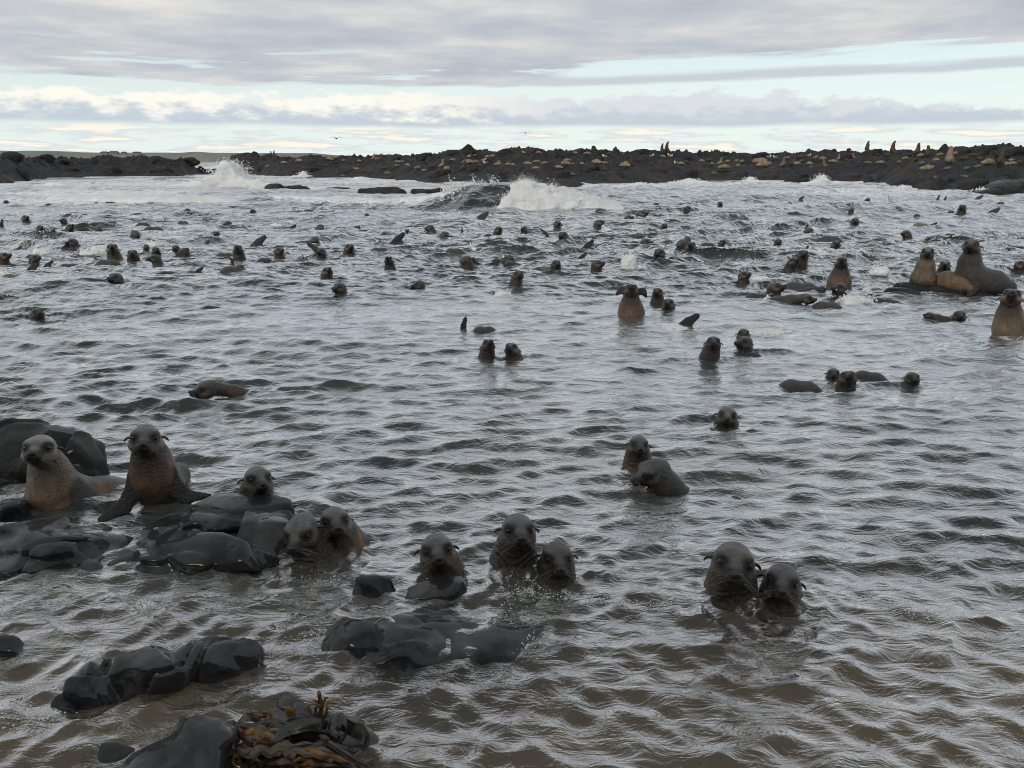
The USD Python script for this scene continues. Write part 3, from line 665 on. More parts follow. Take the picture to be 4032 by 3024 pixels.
# ------------------------------------------------------------------ where things stand
def lift(p):
    """how far the waves raise the water at p"""
    a = np.array([[p[0]]]); b = np.array([[p[1]]])
    return float(sea(a, b, np.full((1, 1), 0.03))[2][0, 0])
def face(p): return -math.degrees(math.atan2(p[0], p[1]))          # turn that makes a seal look at the camera
# the near seals, each its own body ---------------------------------------------------------------
def near(label, px, wl, hw, hc, nose, lean=(0, 0), back=(0, 1), wrinkle=0.0, pal=None, seed=0, flippers=(), z=0.0):
    p = P(px, wl, z); hs = hw * mpp(p) / 0.176; RINGS.append((p[:2], 0.10 * hs))
    p = p + np.array([0, 0.085 * hs, 0])
    return make_seal(label, p, face(p), bob(hc * hs, hs, lean, back), (0, 0, hc * hs), nose, hs, flippers, vox=max(0.0068, 1.5 * mpp(p)), wrinkle=wrinkle, pal=pal, seed=seed)
RUST = dict(belly=(0.115, 0.058, 0.033), crown=(0.085, 0.085, 0.082)); TAN = dict(belly=(0.16, 0.100, 0.055), cheek=(0.25, 0.165, 0.09), crown=(0.085, 0.085, 0.082), throat=(0.045, 0.032, 0.022)); DARK = dict(belly=(0.022, 0.017, 0.014), cheek=(0.055, 0.036, 0.024))
GREY = dict(back=(0.050, 0.049, 0.046), crown=(0.11, 0.108, 0.103), belly=(0.10, 0.072, 0.048), brow=(0.19, 0.175, 0.15))
near('head of a pup with tan face behind the broad slab at left', 256, 511, 27, 0.185, (12, 14, -6), (-0.05, 0), (0.0, 1), 0.0, RUST, 3)
near('dark headed pup at the slab tip looking down left, hugging its neighbour', 300, 567, 32, 0.18, (-22, -6, 4), (0.10, 0.03), (0.9, 0.3), 0.010, RUST, 4)
near('pup with tan shoulder behind its dark headed neighbour at the slab tip', 333, 552, 30, 0.155, (6, 16, -3), (0.10, 0.0), (0.9, 0.5), 0.0, dict(TAN, belly=(0.22, 0.12, 0.055)), 5)
near('leftmost of the three heads above the saddle shaped rock, tan cheeked', 436, 580, 34, 0.125, (3, 18, 3), (0.06, 0.0), (0.9, 0.5), 0.0, TAN, 6)
near('middle and tallest of three heads, with deeply wrinkled red brown neck', 518, 573, 34, 0.20, (8, 17, -3), (-0.03, 0.0), (-0.5, 0.8), 0.017, RUST, 7)
near('lowest and rightmost of the three heads above the saddle shaped rock', 558, 580, 33, 0.085, (6, 12, -2), (-0.03, 0), (-0.4, 0.9), 0.0, DARK, 8)
near('nearest seal, thick wrinkled neck, facing the camera right of the slab', 736, 606, 42, 0.155, (5, 16, -4), (0.0, 0.0), (-0.3, 0.9), 0.014, RUST, 9)
near('dark pup low in the water right beside the nearest thick necked seal', 786, 608, 36, 0.095, (2, 17, -5), (0.0, 0.0), (0.6, 0.8), 0.006, DARK, 10)
near('reddish necked seal just behind a seal in profile, right of centre', 639, 470, 20, 0.20, (7, 14, -3), (0, 0), (0.4, 0.8), 0.006, dict(belly=(0.19, 0.075, 0.03)), 11)
near('small grey head alone in the water above the reddish necked seal', 729, 428, 20, 0.082, (2, 14, -4), (0, 0), (0.2, 1), 0.0, dict(GREY, belly=(0.15, 0.07, 0.04)), 12)
# two seals turned in profile
p = P(655, 493); hs = 28 * mpp(p) / 0.19
make_seal('dark seal in profile facing left, wet neck arched out of the water', p + [0, 0.08, 0], face(p), [((0.03, 0.02, 0.085), 0.082), ((0.08, 0.03, 0.0), 0.092), ((0.20, 0.05, -0.14), 0.11), ((0.50, 0.0, -0.125), 0.095), ((0.80, -0.10, -0.20), 0.07)], (0, 0, 0.115), (-62, -12, -8), hs, vox=0.0085, pal=DARK, seed=13, wet=0.03)
p = P(207, 398.5); hs = 0.95
make_seal('brown seal swimming left with its head low, alone in the open water', p + [0, 0.06, 0], face(p), [((0.10, 0.01, 0.052), 0.060), ((0.22, 0.02, 0.010), 0.052), ((0.42, 0.05, -0.10), 0.07), ((0.80, 0.10, -0.16), 0.09), ((1.1, 0.12, -0.2), 0.06)], (0, 0, 0.068), (-84, 4, 0), hs, vox=0.008, pal=dict(back=(0.045, 0.033, 0.025), crown=(0.065, 0.050, 0.040)), seed=14)
# the two seals hauled out on the left
p = P(47, 511); hs = 1.0
SPL = [((0.0, 0.030, 0.345), 0.080), ((0.0, 0.065, 0.25), 0.100), ((0.005, 0.08, 0.12), 0.138), ((0.06, 0.12, 0.03), 0.138), ((0.25, 0.20, 0.0), 0.105), ((0.44, 0.28, -0.02), 0.066), ((0.58, 0.34, -0.03), 0.03)]
make_seal('pale seal sitting in the shallows before the tall boulder, body trailing right', p + [0.0, 0.05, -0.03], face(p) * 0.4, SPL, (0, -0.01, 0.405), (4, 17, -4), 1.02, vox=0.0085,
          flippers=[([(0.14, 0.03, 0.14), (0.185, 0.0, 0.04), (0.20, -0.03, -0.06)], [0.05, 0.062, 0.05], 0.024, (0.8, -0.6, 0.1)), ([(-0.13, 0.03, 0.08), (-0.17, 0.0, -0.02)], [0.05, 0.04], 0.022, (0.8, 0.5, 0))],
          pal=dict(back=(0.125, 0.122, 0.115), crown=(0.20, 0.196, 0.185), belly=(0.175, 0.118, 0.072), cheek=(0.24, 0.18, 0.12), throat=(0.12, 0.098, 0.075)), seed=15, wet=0.02, ventral=(0, -1, -0.3))
p = P(148, 512, 0.02)
SPU = [((0.0, 0.03, 0.345), 0.082), ((0.0, 0.050, 0.25), 0.100), ((0.0, 0.065, 0.15), 0.118), ((0.005, 0.10, 0.06), 0.120), ((0.03, 0.18, 0.03), 0.100), ((0.06, 0.36, 0.01), 0.075), ((0.07, 0.5, 0.0), 0.04)]
make_seal('upright seal with orange brown chest and spread flippers on the broad slab', p + [0, 0.10, 0.02], face(p) * 0.5, SPU, (0.0, -0.01, 0.405), (7, 12, -6), 1.0, vox=0.0085,
          flippers=[([(-0.095, 0.02, 0.15), (-0.125, -0.01, 0.06), (-0.165, -0.05, 0.005), (-0.27, -0.12, -0.03)], [0.045, 0.043, 0.044, 0.022], 0.017, (0.25, -0.75, 0.6)), ([(0.095, 0.02, 0.15), (0.13, 0.0, 0.07), (0.18, -0.02, 0.02), (0.31, -0.02, 0.015)], [0.048, 0.045, 0.044, 0.016], 0.017, (-0.2, -0.75, 0.6))],
          pal=dict(belly=(0.145, 0.083, 0.048), back=(0.050, 0.047, 0.043), crown=(0.10, 0.098, 0.094), cheek=(0.20, 0.14, 0.09)), seed=16, wet=0.10, ventral=(0, -1, 0.0))
# the group sitting at right, farther out
def mid(label, px, wl, s, spine, head, nose, flippers=(), z=0.0, turn=None, **kw):
    p = P(px, wl, z); kw.setdefault('vox', 0.019)
    return make_seal(label, p, face(p) if turn is None else turn, spine, head, nose, s, flippers, **kw)
SU = [((0.0, 0.04, 0.50), 0.095), ((0.0, 0.06, 0.36), 0.135), ((0.0, 0.08, 0.18), 0.175), ((0.0, 0.16, 0.07), 0.175), ((0.05, 0.40, 0.05), 0.12), ((0.05, 0.6, 0.0), 0.06)]
mid('pale chested seal sitting bolt upright on the low rock at right', 922, 289, 1.15, SU, (0, 0, 0.585), (2, 12), [([(-0.16, 0.04, 0.2), (-0.18, 0.0, 0.02), (-0.22, -0.08, -0.04)], [0.05, 0.055, 0.04], 0.025, (0.8, 0.5, 0)), ([(0.16, 0.04, 0.2), (0.18, 0.0, 0.02), (0.22, -0.08, -0.04)], [0.05, 0.055, 0.04], 0.025, (-0.8, 0.5, 0))],
    pal=dict(belly=(0.115, 0.085, 0.054), crown=(0.15, 0.144, 0.134), throat=(0.10, 0.077, 0.054), back=(0.058, 0.055, 0.051)), wet=0.05, ventral=(0, -1, 0), seed=17)
mid('big dark seal sitting up at right, grey back sloping to the right', 966, 290, 1.35, [((0.0, 0.04, 0.60), 0.12), ((-0.01, 0.06, 0.44), 0.165), ((0.02, 0.08, 0.24), 0.215), ((0.16, 0.16, 0.14), 0.225), ((0.38, 0.24, 0.12), 0.185), ((0.58, 0.30, 0.05), 0.12)], (-0.02, -0.01, 0.70), (-8, 14),
    [([(0.08, -0.06, 0.24), (0.10, -0.12, 0.05), (0.06, -0.20, -0.04)], [0.08, 0.085, 0.06], 0.03, (0.4, -0.9, 0))], pal=dict(back=(0.030, 0.030, 0.030), belly=(0.034, 0.028, 0.023), crown=(0.055, 0.054, 0.052), cheek=(0.09, 0.075, 0.06)), wet=0.02, ventral=(-0.5, -1, -0.2), seed=18)
mid('small head peering out between the two upright seals at right', 943, 277, 1.0, bob(0.20), (0, 0, 0.20), (2, 20), pal=GREY, seed=19, z=0.06)
mid('tan seal lying between the two upright seals at right', 946, 288, 1.0, [((-0.20, 0.0, 0.10), 0.10), ((0.0, 0.0, 0.11), 0.155), ((0.18, -0.02, 0.08), 0.135), ((0.32, -0.06, 0.03), 0.07)], None, (0, 0, 0), [([(0.16, -0.08, 0.14), (0.26, -0.12, 0.04)], [0.05, 0.03], 0.015, (0.3, -0.8, 0.5))],
    pal=dict(belly=(0.12, 0.078, 0.044), back=(0.065, 0.055, 0.043)), ventral=(0, -1, -0.2), seed=20, z=0.02)
mid('tan seal rising high from the water at the right edge, nose up', 1004, 338, 1.2, [((0.0, 0.03, 0.40), 0.10), ((0.01, 0.05, 0.27), 0.13), ((0.04, 0.07, 0.12), 0.175), ((0.09, 0.12, -0.05), 0.20), ((0.2, 0.4, -0.2), 0.17)], (0, -0.01, 0.475), (0, 34), (),
    pal=dict(TAN, belly=(0.145, 0.105, 0.062), crown=(0.13, 0.12, 0.105), back=(0.085, 0.070, 0.055)), ventral=(0, -1, 0), seed=21, vox=0.015)
mid('seal rearing up with orange brown chest and its flippers out, centre right', 630, 319, 1.0, [((0.0, 0.03, 0.30), 0.09), ((0.0, 0.05, 0.20), 0.12), ((0.01, 0.06, 0.08), 0.165), ((0.02, 0.10, -0.08), 0.18), ((0.05, 0.35, -0.2), 0.15)], (0, 0, 0.37), (3, 40),
    [([(-0.05, 0.10, 0.34), (-0.13, 0.12, 0.36), (-0.19, 0.12, 0.30)], [0.05, 0.05, 0.02], 0.015, (0.2, -0.9, 0.3)), ([(0.05, 0.10, 0.34), (0.15, 0.12, 0.35), (0.20, 0.12, 0.28)], [0.05, 0.05, 0.02], 0.015, (-0.2, -0.9, 0.3))],
    pal=dict(belly=(0.105, 0.056, 0.034)), ventral=(0, -1, 0), seed=22, vox=0.014, wrinkle=0.006)
mid('upright seal with orange lower chest in the right middle water', 839, 285, 1.05, [((0.0, 0.03, 0.30), 0.10), ((0.0, 0.05, 0.18), 0.13), ((0.0, 0.06, 0.05), 0.18), ((0.0, 0.10, -0.10), 0.19), ((0.1, 0.35, -0.2), 0.15)], (0, 0, 0.36), (0, 42), (), pal=dict(belly=(0.10, 0.060, 0.032), throat=(0.020, 0.017, 0.015)), ventral=(0, -1, 0), seed=23)
# ------------------------------------------------------------------ the many swimmers farther out: a few shapes, each placed one by one
DK = dict(back=(0.020, 0.019, 0.018), belly=(0.036, 0.025, 0.018), crown=(0.045, 0.044, 0.042), cheek=(0.07, 0.046, 0.03), brow=(0.07, 0.065, 0.055))
def flipper_up(w=1.0, lean=0.06): return [([(0.0, 0.0, -0.10), (lean * 0.2, 0.0, 0.10), (lean, 0.0, 0.27), (lean * 1.7, 0.0, 0.40)], [0.075 * w, 0.085 * w, 0.062 * w, 0.016], 0.018, (0.15, -1, 0.1))]
SHAPES = {
    'front': (dict(spine=bob(0.105), head=(0, 0, 0.105), nose=(0, 22), pal=dict(belly=(0.060, 0.038, 0.024))), 0.176),
    'frontb': (dict(spine=bob(0.12), head=(0, 0, 0.12), nose=(-34, 12), pal=DK), 0.176),
    'frontc': (dict(spine=bob(0.13, 1.0, (-0.06, 0), (-0.8, 0.5)), head=(0, 0, 0.13), nose=(24, 34, 8), pal=dict(belly=(0.075, 0.045, 0.027))), 0.176),
    'lowb': (dict(spine=bob(0.05, 1.0, (0.1, 0), (0.9, 0.3)), head=(0, 0, 0.05), nose=(-70, 4), pal=DK), 0.176),
    'low': (dict(spine=bob(0.065), head=(0, 0, 0.065), nose=(6, 16), pal=DK), 0.176),
    'neck': (dict(spine=bob(0.19), head=(0, 0, 0.19), nose=(0, 40), pal=dict(belly=(0.080, 0.044, 0.026), throat=(0.020, 0.016, 0.014))), 0.176),
    'tall': (dict(spine=bob(0.22, 1.0), head=(0, 0, 0.22), nose=(-25, 20), pal=DK), 0.176),
    'turned': (dict(spine=bob(0.12), head=(0, 0, 0.12), nose=(62, 24), pal=dict(belly=(0.060, 0.040, 0.026))), 0.176),
    'tan': (dict(spine=bob(0.14, 1.0, (0.08, 0), (0.8, 0.6)), head=(0, 0, 0.14), nose=(-18, 30), pal=TAN), 0.176),
    'away': (dict(spine=bob(0.11), head=(0, 0, 0.11), nose=(160, 20), pal=DK), 0.176),
    'side': (dict(spine=[((0.10, 0.01, 0.075), 0.078), ((0.22, 0.02, 0.045), 0.085), ((0.42, 0.03, -0.01), 0.105), ((0.7, 0.05, -0.10), 0.10), ((0.95, 0.05, -0.16), 0.06)], head=(0, 0, 0.095), nose=(-88, 8), pal=dict(back=(0.036, 0.031, 0.027)), ventral=(0, -0.3, -1)), 0.62),
    'back': (dict(spine=[((-0.34, 0, -0.15), 0.10), ((-0.10, 0, -0.055), 0.155), ((0.12, 0, -0.06), 0.15), ((0.40, 0, -0.17), 0.09)], pal=dict(back=(0.030, 0.029, 0.028)), ventral=(0, 0, -1)), 0.50),
    'tanback': (dict(spine=[((-0.26, 0, -0.13), 0.09), ((-0.05, 0, -0.05), 0.14), ((0.12, 0, -0.07), 0.13), ((0.34, 0, -0.17), 0.07)], pal=dict(back=(0.11, 0.093, 0.076), belly=(0.10, 0.075, 0.055)), ventral=(0, 0, -1)), 0.42),
    'flipper': (dict(spine=[((-0.05, 0.02, -0.16), 0.10), ((0.12, 0.02, -0.17), 0.10)], flippers=flipper_up(), pal=DK), 0.40),
    'leaning': (dict(spine=[((-0.05, 0.02, -0.16), 0.10), ((0.12, 0.02, -0.17), 0.10)], flippers=[([(0.10, 0.0, -0.08), (0.0, 0.0, 0.08), (-0.17, 0.0, 0.22), (-0.27, 0.0, 0.33)], [0.085, 0.08, 0.06, 0.02], 0.02, (0.1, -1, 0.1))], pal=DK), 0.36),
    'fins': (dict(spine=[((-0.1, 0.02, -0.14), 0.10), ((0.15, 0.02, -0.16), 0.10)], flippers=[([(-0.05, 0, -0.08), (-0.06, 0, 0.12), (-0.08, 0, 0.30)], [0.05, 0.045, 0.022], 0.018, (0.3, -1, 0)), ([(0.08, 0, -0.08), (0.11, 0, 0.06), (0.16, 0, 0.17)], [0.05, 0.045, 0.02], 0.018, (-0.3, -1, 0))], pal=DK), 0.30),
    'curl': (dict(spine=[((0.0, 0.02, -0.12), 0.10), ((0.15, 0.02, -0.15), 0.10)], flippers=[([(0.06, 0, -0.05), (0.05, 0, 0.12), (-0.04, 0, 0.20), (-0.18, 0, 0.21)], [0.06, 0.05, 0.04, 0.02], 0.018, (0.2, -1, 0.2))], pal=DK), 0.30),
    'fan': (dict(spine=[((-0.25, 0.02, -0.10), 0.09), ((0.0, 0.02, -0.08), 0.13)], flippers=[([(-0.22, 0, -0.02), (-0.02, 0, 0.10), (0.16, 0, 0.24)], [0.07, 0.11, 0.07], 0.03, (0.2, -1, 0.2))], pal=DK), 0.40),
}
SW = [
 ('neck', 488, 359, 15, 28, 'red necked head tilted up right, left one of a close pair near the centre'),
 ('tan', 512, 359, 16, 0, 'pale cheeked head with nose up, right one of a close pair near the centre'),
 ('tall', 713, 362, 17, 22, 'dark seal neck and head with a back trailing right, below the rough splash'),
 ('front', 745, 354, 16, 0, 'dark round head facing the camera, lower one of two right of the centre'),
 ('low', 744, 339, 14, 8, 'flat dark head barely above water, upper one of two right of the centre'),
 ('tall', 658, 306, 12, 18, 'dark head and neck right beside the rearing orange chested seal'),
 ('front', 669, 314, 13, 0, 'small brown head below the dark neck beside the rearing seal'),
 ('flipper', 463, 331, 17, 0, 'black flipper standing up like a sail, alone near the centre'),
 ('back', 484, 333, 26, 5, 'dark back just showing right of the sail like flipper'),
 ('fan', 689, 329, 22, 0, 'dark hind flippers fanned up out of a splash, right of the rearing seal'),
 ('low', 834, 380, 15, 10, 'dark head half hidden behind a pale browed head, lower right middle'),
 ('front', 848, 389, 19, -4, 'pale browed head with its mirror image below, lower right middle'),
 ('low', 913, 385, 16, 0, 'dark head sunk to the eyes, rightmost of the lower right trio'),
 ('back', 800, 388, 42, 4, 'long low dark back awash left of the lower right trio'),
 ('back', 870, 379, 34, 0, 'dark back awash between the heads of the lower right trio'),
 ('neck', 793, 270, 12, 35, 'head tilted up to the right, lower left of two stacked at right'),
 ('tall', 803, 268, 12, 25, 'thick dark neck seen upright beside a tilted head at right'),
 ('flipper', 806, 254, 10, 20, 'dark flipper waving behind the thick dark neck at right'),
 ('turned', 744, 279, 11, 0, 'small dark head in froth left of the long arched back'),
 ('back', 801, 289, 38, 0, 'long smooth arched grey back in front of the upright orange chested seal'),
 ('side', 806, 305, 46, 176, 'brown seal swimming right with head raised, beside the white burst'),
 ('side', 822, 293, 22, 178, 'smaller dark head in profile facing right, just above the brown swimmer'),
 ('front', 840, 297, 14, 0, 'dark head facing the camera under the upright orange chested seal'),
 ('side', 880, 302, 26, 6, 'dark seal facing left, chin on the water right of the white burst'),
 ('back', 828, 308, 30, 0, 'dark back rolling under the brown swimmer'),
 ('side', 930, 320, 26, 4, 'seal facing left low in the water below the flat black ledge'),
 ('low', 960, 322, 14, 0, 'bit of a dark head among ripples right of the low left facing seal'),
 ('back', 757, 297, 22, 0, 'grey back left of a head pointing right, right of centre'),
 ('turned', 775, 297, 14, 20, 'dark head pointing right behind a grey back, right of centre'),
 ('front', 836, 253, 10, 0, 'small round head facing the camera high in the right middle'),
 ('back', 831, 238, 22, 0, 'smooth hump back above the small round head at right'),
 ('flipper', 806, 231, 8, 0, 'tiny dark flipper with white splash far at right'),
 ('low', 855, 227, 9, 0, 'tiny dark head far out right of the small flipper'),
 ('tanback', 921, 227, 18, 0, 'tan rolling back with a dark flipper, far right'),
 ('fan', 933, 227, 8, 0, 'dark flipper lying over the far right tan back'),
 ('tall', 962, 219, 8, 0, 'small upright head far right, in front of the reef'),
 ('fan', 993, 219, 12, 0, 'small dark flipper tip far right beyond the upright head'),
 ('fan', 947, 243, 10, 0, 'black flipper tip just above the two upright seals at right'),
 ('low', 975, 256, 10, 0, 'dark head touching the big grey seal from behind, lower of two'),
 ('away', 981, 251, 8, 0, 'small head turned away, upper of two behind the big grey seal'),
 ('turned', 1021, 272, 12, -30, 'dark head cut by the right picture edge'),
 ('fins', 890, 199, 5, 0, 'tiny flippers in the water before the reef, left of the black rock'),
 ('low', 868, 201, 6, 0, 'tiny head in the water below the reef foot at right'),
 ('flipper', 938, 199, 7, 0, 'tiny raised flipper under the far right reef, left one'),
 ('flipper', 945, 200, 6, 0, 'tiny raised flipper under the far right reef, right one'),
 ('fan', 979, 200, 8, 0, 'tiny dark fin below the black flat topped rock'),
 ('back', 862, 214, 12, 0, 'tiny dark back in open water under the far right reef'),
 ('front', 660, 261, 12, 4, 'dark head on a long neck right of the white dome splash'),
 ('tan', 691, 257, 12, 10, 'upright head nosing up, right one of the embracing pair at right centre'),
 ('away', 682, 255, 12, -20, 'dark seal bending away, left one of the embracing pair'),
 ('back', 708, 246, 14, 0, 'grey back with flipper just right of the embracing pair'),
 ('front', 722, 250, 7, 0, 'tiny dark head right of the embracing pair'),
 ('tall', 518, 290, 12, 30, 'dark head stretched up to the right below the centre humps'),
 ('side', 497, 264, 22, 0, 'seal arching its neck to the left near the picture centre'),
 ('low', 509, 265, 8, 0, 'little dark head right behind the left arching neck'),
 ('back', 573, 254, 26, 0, 'long brown back like a floating log, right of the centre'),
 ('fan', 583, 258, 9, 0, 'small dark flipper under the log like back'),
 ('turned', 597, 267, 11, 0, 'dark head pointing right between the log like back and the white dome splash'),
 ('low', 556, 266, 11, 0, 'brown head sinking left of the log like back'),
 ('leaning', 546, 233, 9, 0, 'black flipper leaning left below the green wave'),
 ('fins', 464, 241, 10, 0, 'two thin black flippers standing up together below the green wave'),
 ('front', 498, 234, 9, 0, 'small dark head on a pale patch below the green wave'),
 ('fan', 482, 222, 15, 0, 'big dark hind flipper fan in front of the green wave'),
 ('tanback', 433, 213, 7, 0, 'small reddish back left of the green wave, left one of two'),
 ('tanback', 447, 212, 11, 0, 'small reddish back left of the green wave, right one of two'),
 ('turned', 628, 223, 8, 0, 'dark head right below the tumbling white foam, left of a leaning one'),
 ('turned', 641, 221, 10, 30, 'dark head leaning right below the tumbling white foam'),
 ('low', 640, 241, 8, 0, 'dark head in open water above the embracing pair'),
 ('back', 601, 211, 12, 0, 'small dark back touching the end of the tumbling foam'),
 ('low', 419, 290, 11, 0, 'dark head sunk low with a mirror glint, left of the centre'),
 ('neck', 389, 269, 10, 0, 'brown head pointing up, left of the centre'),
 ('back', 379, 253, 20, 0, 'brown back in ripples above the brown head left of centre'),
 ('back', 454, 253, 20, 0, 'low grey back in ripples at the picture centre'),
 ('tanback', 420, 243, 9, 0, 'small grey head back among ripples left of the centre fins'),
 ('away', 384, 240, 6, 0, 'tiny dark head on a pale swell left of centre'),
 ('low', 357, 231, 8, 0, 'dark round head on the left half, below the surf line'),
 ('front', 349, 254, 11, 6, 'dark faced head with a pale hump beside it, left centre'),
 ('tanback', 343, 256, 12, 0, 'pale hump beside the dark faced head, left centre'),
 ('front', 340, 298, 13, 0, 'tan cheeked head facing the camera, lower left centre'),
 ('front', 327, 281, 12, 0, 'brown head facing the camera above the tan cheeked one, left centre'),
 ('leaning', 316, 252, 15, 0, 'long black flipper leaning left, left centre'),
 ('tanback', 301, 258, 13, 0, 'round pale belly with a black stub, left of the leaning flipper'),
 ('fins', 304, 258, 7, 0, 'thin dark stub on the round pale belly'),
 ('back', 264, 259, 14, 0, 'dark striped hump left of a pale hump, left centre'),
 ('tanback', 278, 259, 12, 0, 'pale hump second left of the round pale belly'),
 ('neck', 238, 258, 11, 0, 'dark head with nose up over a curled flipper, left'),
 ('curl', 230, 262, 11, 0, 'black curled flipper under the nose up head, left'),
 ('front', 240, 271, 9, 0, 'dark head riding on a dark body, left'),
 ('back', 232, 272, 26, 0, 'dark body under the riding head, left'),
 ('tanback', 192, 272, 14, 0, 'two toned hump with black flipper, left of the riding head'),
 ('fan', 199, 272, 9, 0, 'black flipper on the two toned hump'),
 ('tanback', 198, 292, 17, 0, 'smooth pale hump low in the left middle'),
 ('front', 116, 289, 13, 0, 'dark head facing the camera alone in the left middle'),
 ('low', 36, 317, 13, 0, 'dark head sunk low near the left edge, lowest of the left crowd'),
 ('fan', 33, 271, 13, 0, 'grey triangular flipper near the left edge'),
 ('fan', 48, 263, 10, -30, 'dark pointed head shape left of a dark rolling back'),
 ('back', 67, 262, 22, 0, 'dark rolling back in the left crowd'),
 ('back', 32, 255, 13, 0, 'dark back with a white splash near the left edge'),
 ('fan', 67, 249, 9, 0, 'small dark flipper above the dark rolling back'),
 ('tan', 112, 256, 13, 20, 'upright seal with orange throat in the left crowd'),
 ('front', 132, 259, 12, 0, 'upright dark faced head right beside the orange throated one'),
 ('back', 106, 261, 24, 0, 'grey back under the orange throated seal'),
 ('away', 146, 250, 6, 0, 'tiny dark head left of a white splash in the left crowd'),
 ('low', 155, 252, 9, 0, 'dark head under the white splash in the left crowd'),
 ('low', 183, 253, 10, 0, 'dark head with dark reflection between splash and nose up head'),
 ('fan', 207, 243, 9, 40, 'dark flipper pointing up right, left quarter'),
 ('back', 200, 229, 10, 0, 'small dark flipper like back, upper left'),
 ('back', 152, 228, 20, 0, 'wide smooth arched back, upper left'),
 ('neck', 70, 236, 8, 30, 'small upright tan seal pointing up, upper left'),
 ('low', 39, 229, 8, 0, 'small dark pointed head upper left of the upright tan seal'),
 ('fan', 52, 236, 8, 0, 'small black flipper between pointed head and upright tan seal'),
 ('back', 79, 229, 9, 0, 'dark back right behind the upright tan seal'),
 ('low', 106, 231, 8, 0, 'dark head right of the upright tan seal'),
 ('flipper', 1, 227, 10, 0, 'flipper cut by the left picture edge'),
 ('fan', 291, 227, 11, 0, 'tan pointed fin right of two small humps, upper left centre'),
 ('back', 274, 228, 8, 0, 'small dark hump, left one of two beside the tan fin'),
 ('back', 281, 228, 8, 0, 'small dark hump, right one of two beside the tan fin'),
 ('back', 109, 203, 10, 0, 'dark back in the white wash below the left reef'),
 ('tanback', 11, 283, 26, 0, 'brown back at the left edge of the crowd'),
 ('turned', 2, 259, 10, 0, 'dark head cut by the left picture edge'),
 ('back', 372, 219, 8, 0, 'tiny dark back under the surf line left of the green wave'),
 ('low', 407, 235, 5, 0, 'tiny dark dot of a head left of the two thin flippers'),
 ('back', 752, 356, 20, 0, 'dark wet back trailing right of the lower head of two'),
]
r_ = random.Random(21)
for zone, x0, x1, y0, y1, n_ in (('far left crowd', 6, 120, 206, 262, 13), ('left crowd below the surf', 125, 290, 206, 268, 14), ('left centre crowd', 300, 450, 207, 268, 11), ('water before the green wave', 455, 620, 214, 268, 10), ('right centre water', 645, 780, 205, 250, 9), ('far right water', 800, 1015, 198, 245, 10)):
    xs = sorted(r_.uniform(x0, x1) for _ in range(n_))
    for i, px in enumerate(xs):
        wl = y0 + (y1 - y0) * r_.random() ** 1.4; kd = r_.choice(['low', 'lowb', 'back', 'frontb', 'fan', 'back', 'turned', 'low', 'away'])
        what = {'back': 'dark back', 'fan': 'dark fin'}.get(kd, 'dark head')
        wp = (wl - 161) * (0.115 if kd in ('low', 'lowb', 'frontb', 'turned', 'away') else 0.19)
        SW.append((kd, px, wl, wp * r_.uniform(0.8, 1.1), r_.uniform(-40, 40), 'speck sized ' + what + ' in the ' + zone + ', ' + ['first', 'second', 'third', 'fourth', 'fifth', 'sixth', 'seventh', 'eighth', 'ninth', 'tenth', 'eleventh', 'twelfth', 'thirteenth', 'last'][i] + ' speck from its left'))
protos = {}
flip_ = 0
for kind, px, wl, wp, yaw, label in SW:
    if kind == 'front': flip_ += 1; kind = ('front', 'frontb', 'frontc')[flip_ % 3]
    elif kind == 'low': flip_ += 1; kind = ('low', 'lowb')[flip_ % 2]
    yaw += r_.uniform(-14, 14)
    spec, native = SHAPES[kind]
    p = P(px, wl); sc = 0.84 * wp * mpp(p) / native
    cap = {'front': 1.5, 'low': 1.6, 'lowb': 1.6, 'frontb': 1.5, 'frontc': 1.5, 'neck': 1.5, 'tall': 1.5, 'tan': 1.5, 'turned': 1.6, 'away': 1.6}.get(kind, 3.0)
    sc = min(sc, cap)
    p = p + np.array([0, 0.05 * sc, 0.6 * lift(p)])
    if p[1] < 12: RINGS.append((p[:2], 0.10 * sc))
    if kind not in protos:
        far_ = kind in ('back', 'tanback', 'flipper', 'leaning', 'fins', 'curl', 'fan')
        protos[kind] = make_seal(label, p, face(p) + yaw, vox=0.015 if not far_ else 0.018, scale=sc, sub=1, seed=len(protos) + 40, **spec)
    else: dup(protos[kind], label, p, face(p) + yaw, sc)
# ------------------------------------------------------------------ seals hauled out on the far reef
def hit(px, py):
    """the point of the reef seen at (px, py)"""
    u, v = px - 512.0, 384.0 - py
    d = np.array([u, FPX * CP + v * SP, v * CP - FPX * SP])
    t = d[0] / d[1]; y0 = float(shore_dist(t)); yy = np.linspace(y0 - 2, y0 + float(ridge_depth(t)) * 1.1, 160)
    zr = H + yy * d[2] / d[1]; zz = reef_z(yy * t, yy)
    k = np.nonzero(zz >= zr)[0]
    k = k[0] if len(k) else int(np.argmax(zz - zr))
    return np.array([yy[k] * t, yy[k], zz[k]])
COL = {'t': (dict(back=(0.22, 0.172, 0.115), belly=(0.26, 0.21, 0.145), crown=(0.22, 0.17, 0.115)), 'tan'), 'b': (dict(back=(0.060, 0.043, 0.032), belly=(0.09, 0.062, 0.04), crown=(0.10, 0.07, 0.05)), 'brown'),
       'g': (dict(back=(0.11, 0.108, 0.095), belly=(0.17, 0.14, 0.10), crown=(0.14, 0.13, 0.12)), 'grey')}
LIE = [((-0.62, 0, 0.10), 0.09), ((-0.28, 0, 0.19), 0.20), ((0.15, 0, 0.22), 0.245), ((0.46, 0.0, 0.20), 0.19), ((0.66, -0.03, 0.17), 0.12), ((0.80, -0.05, 0.15), 0.085), ((0.90, -0.06, 0.13), 0.05)]
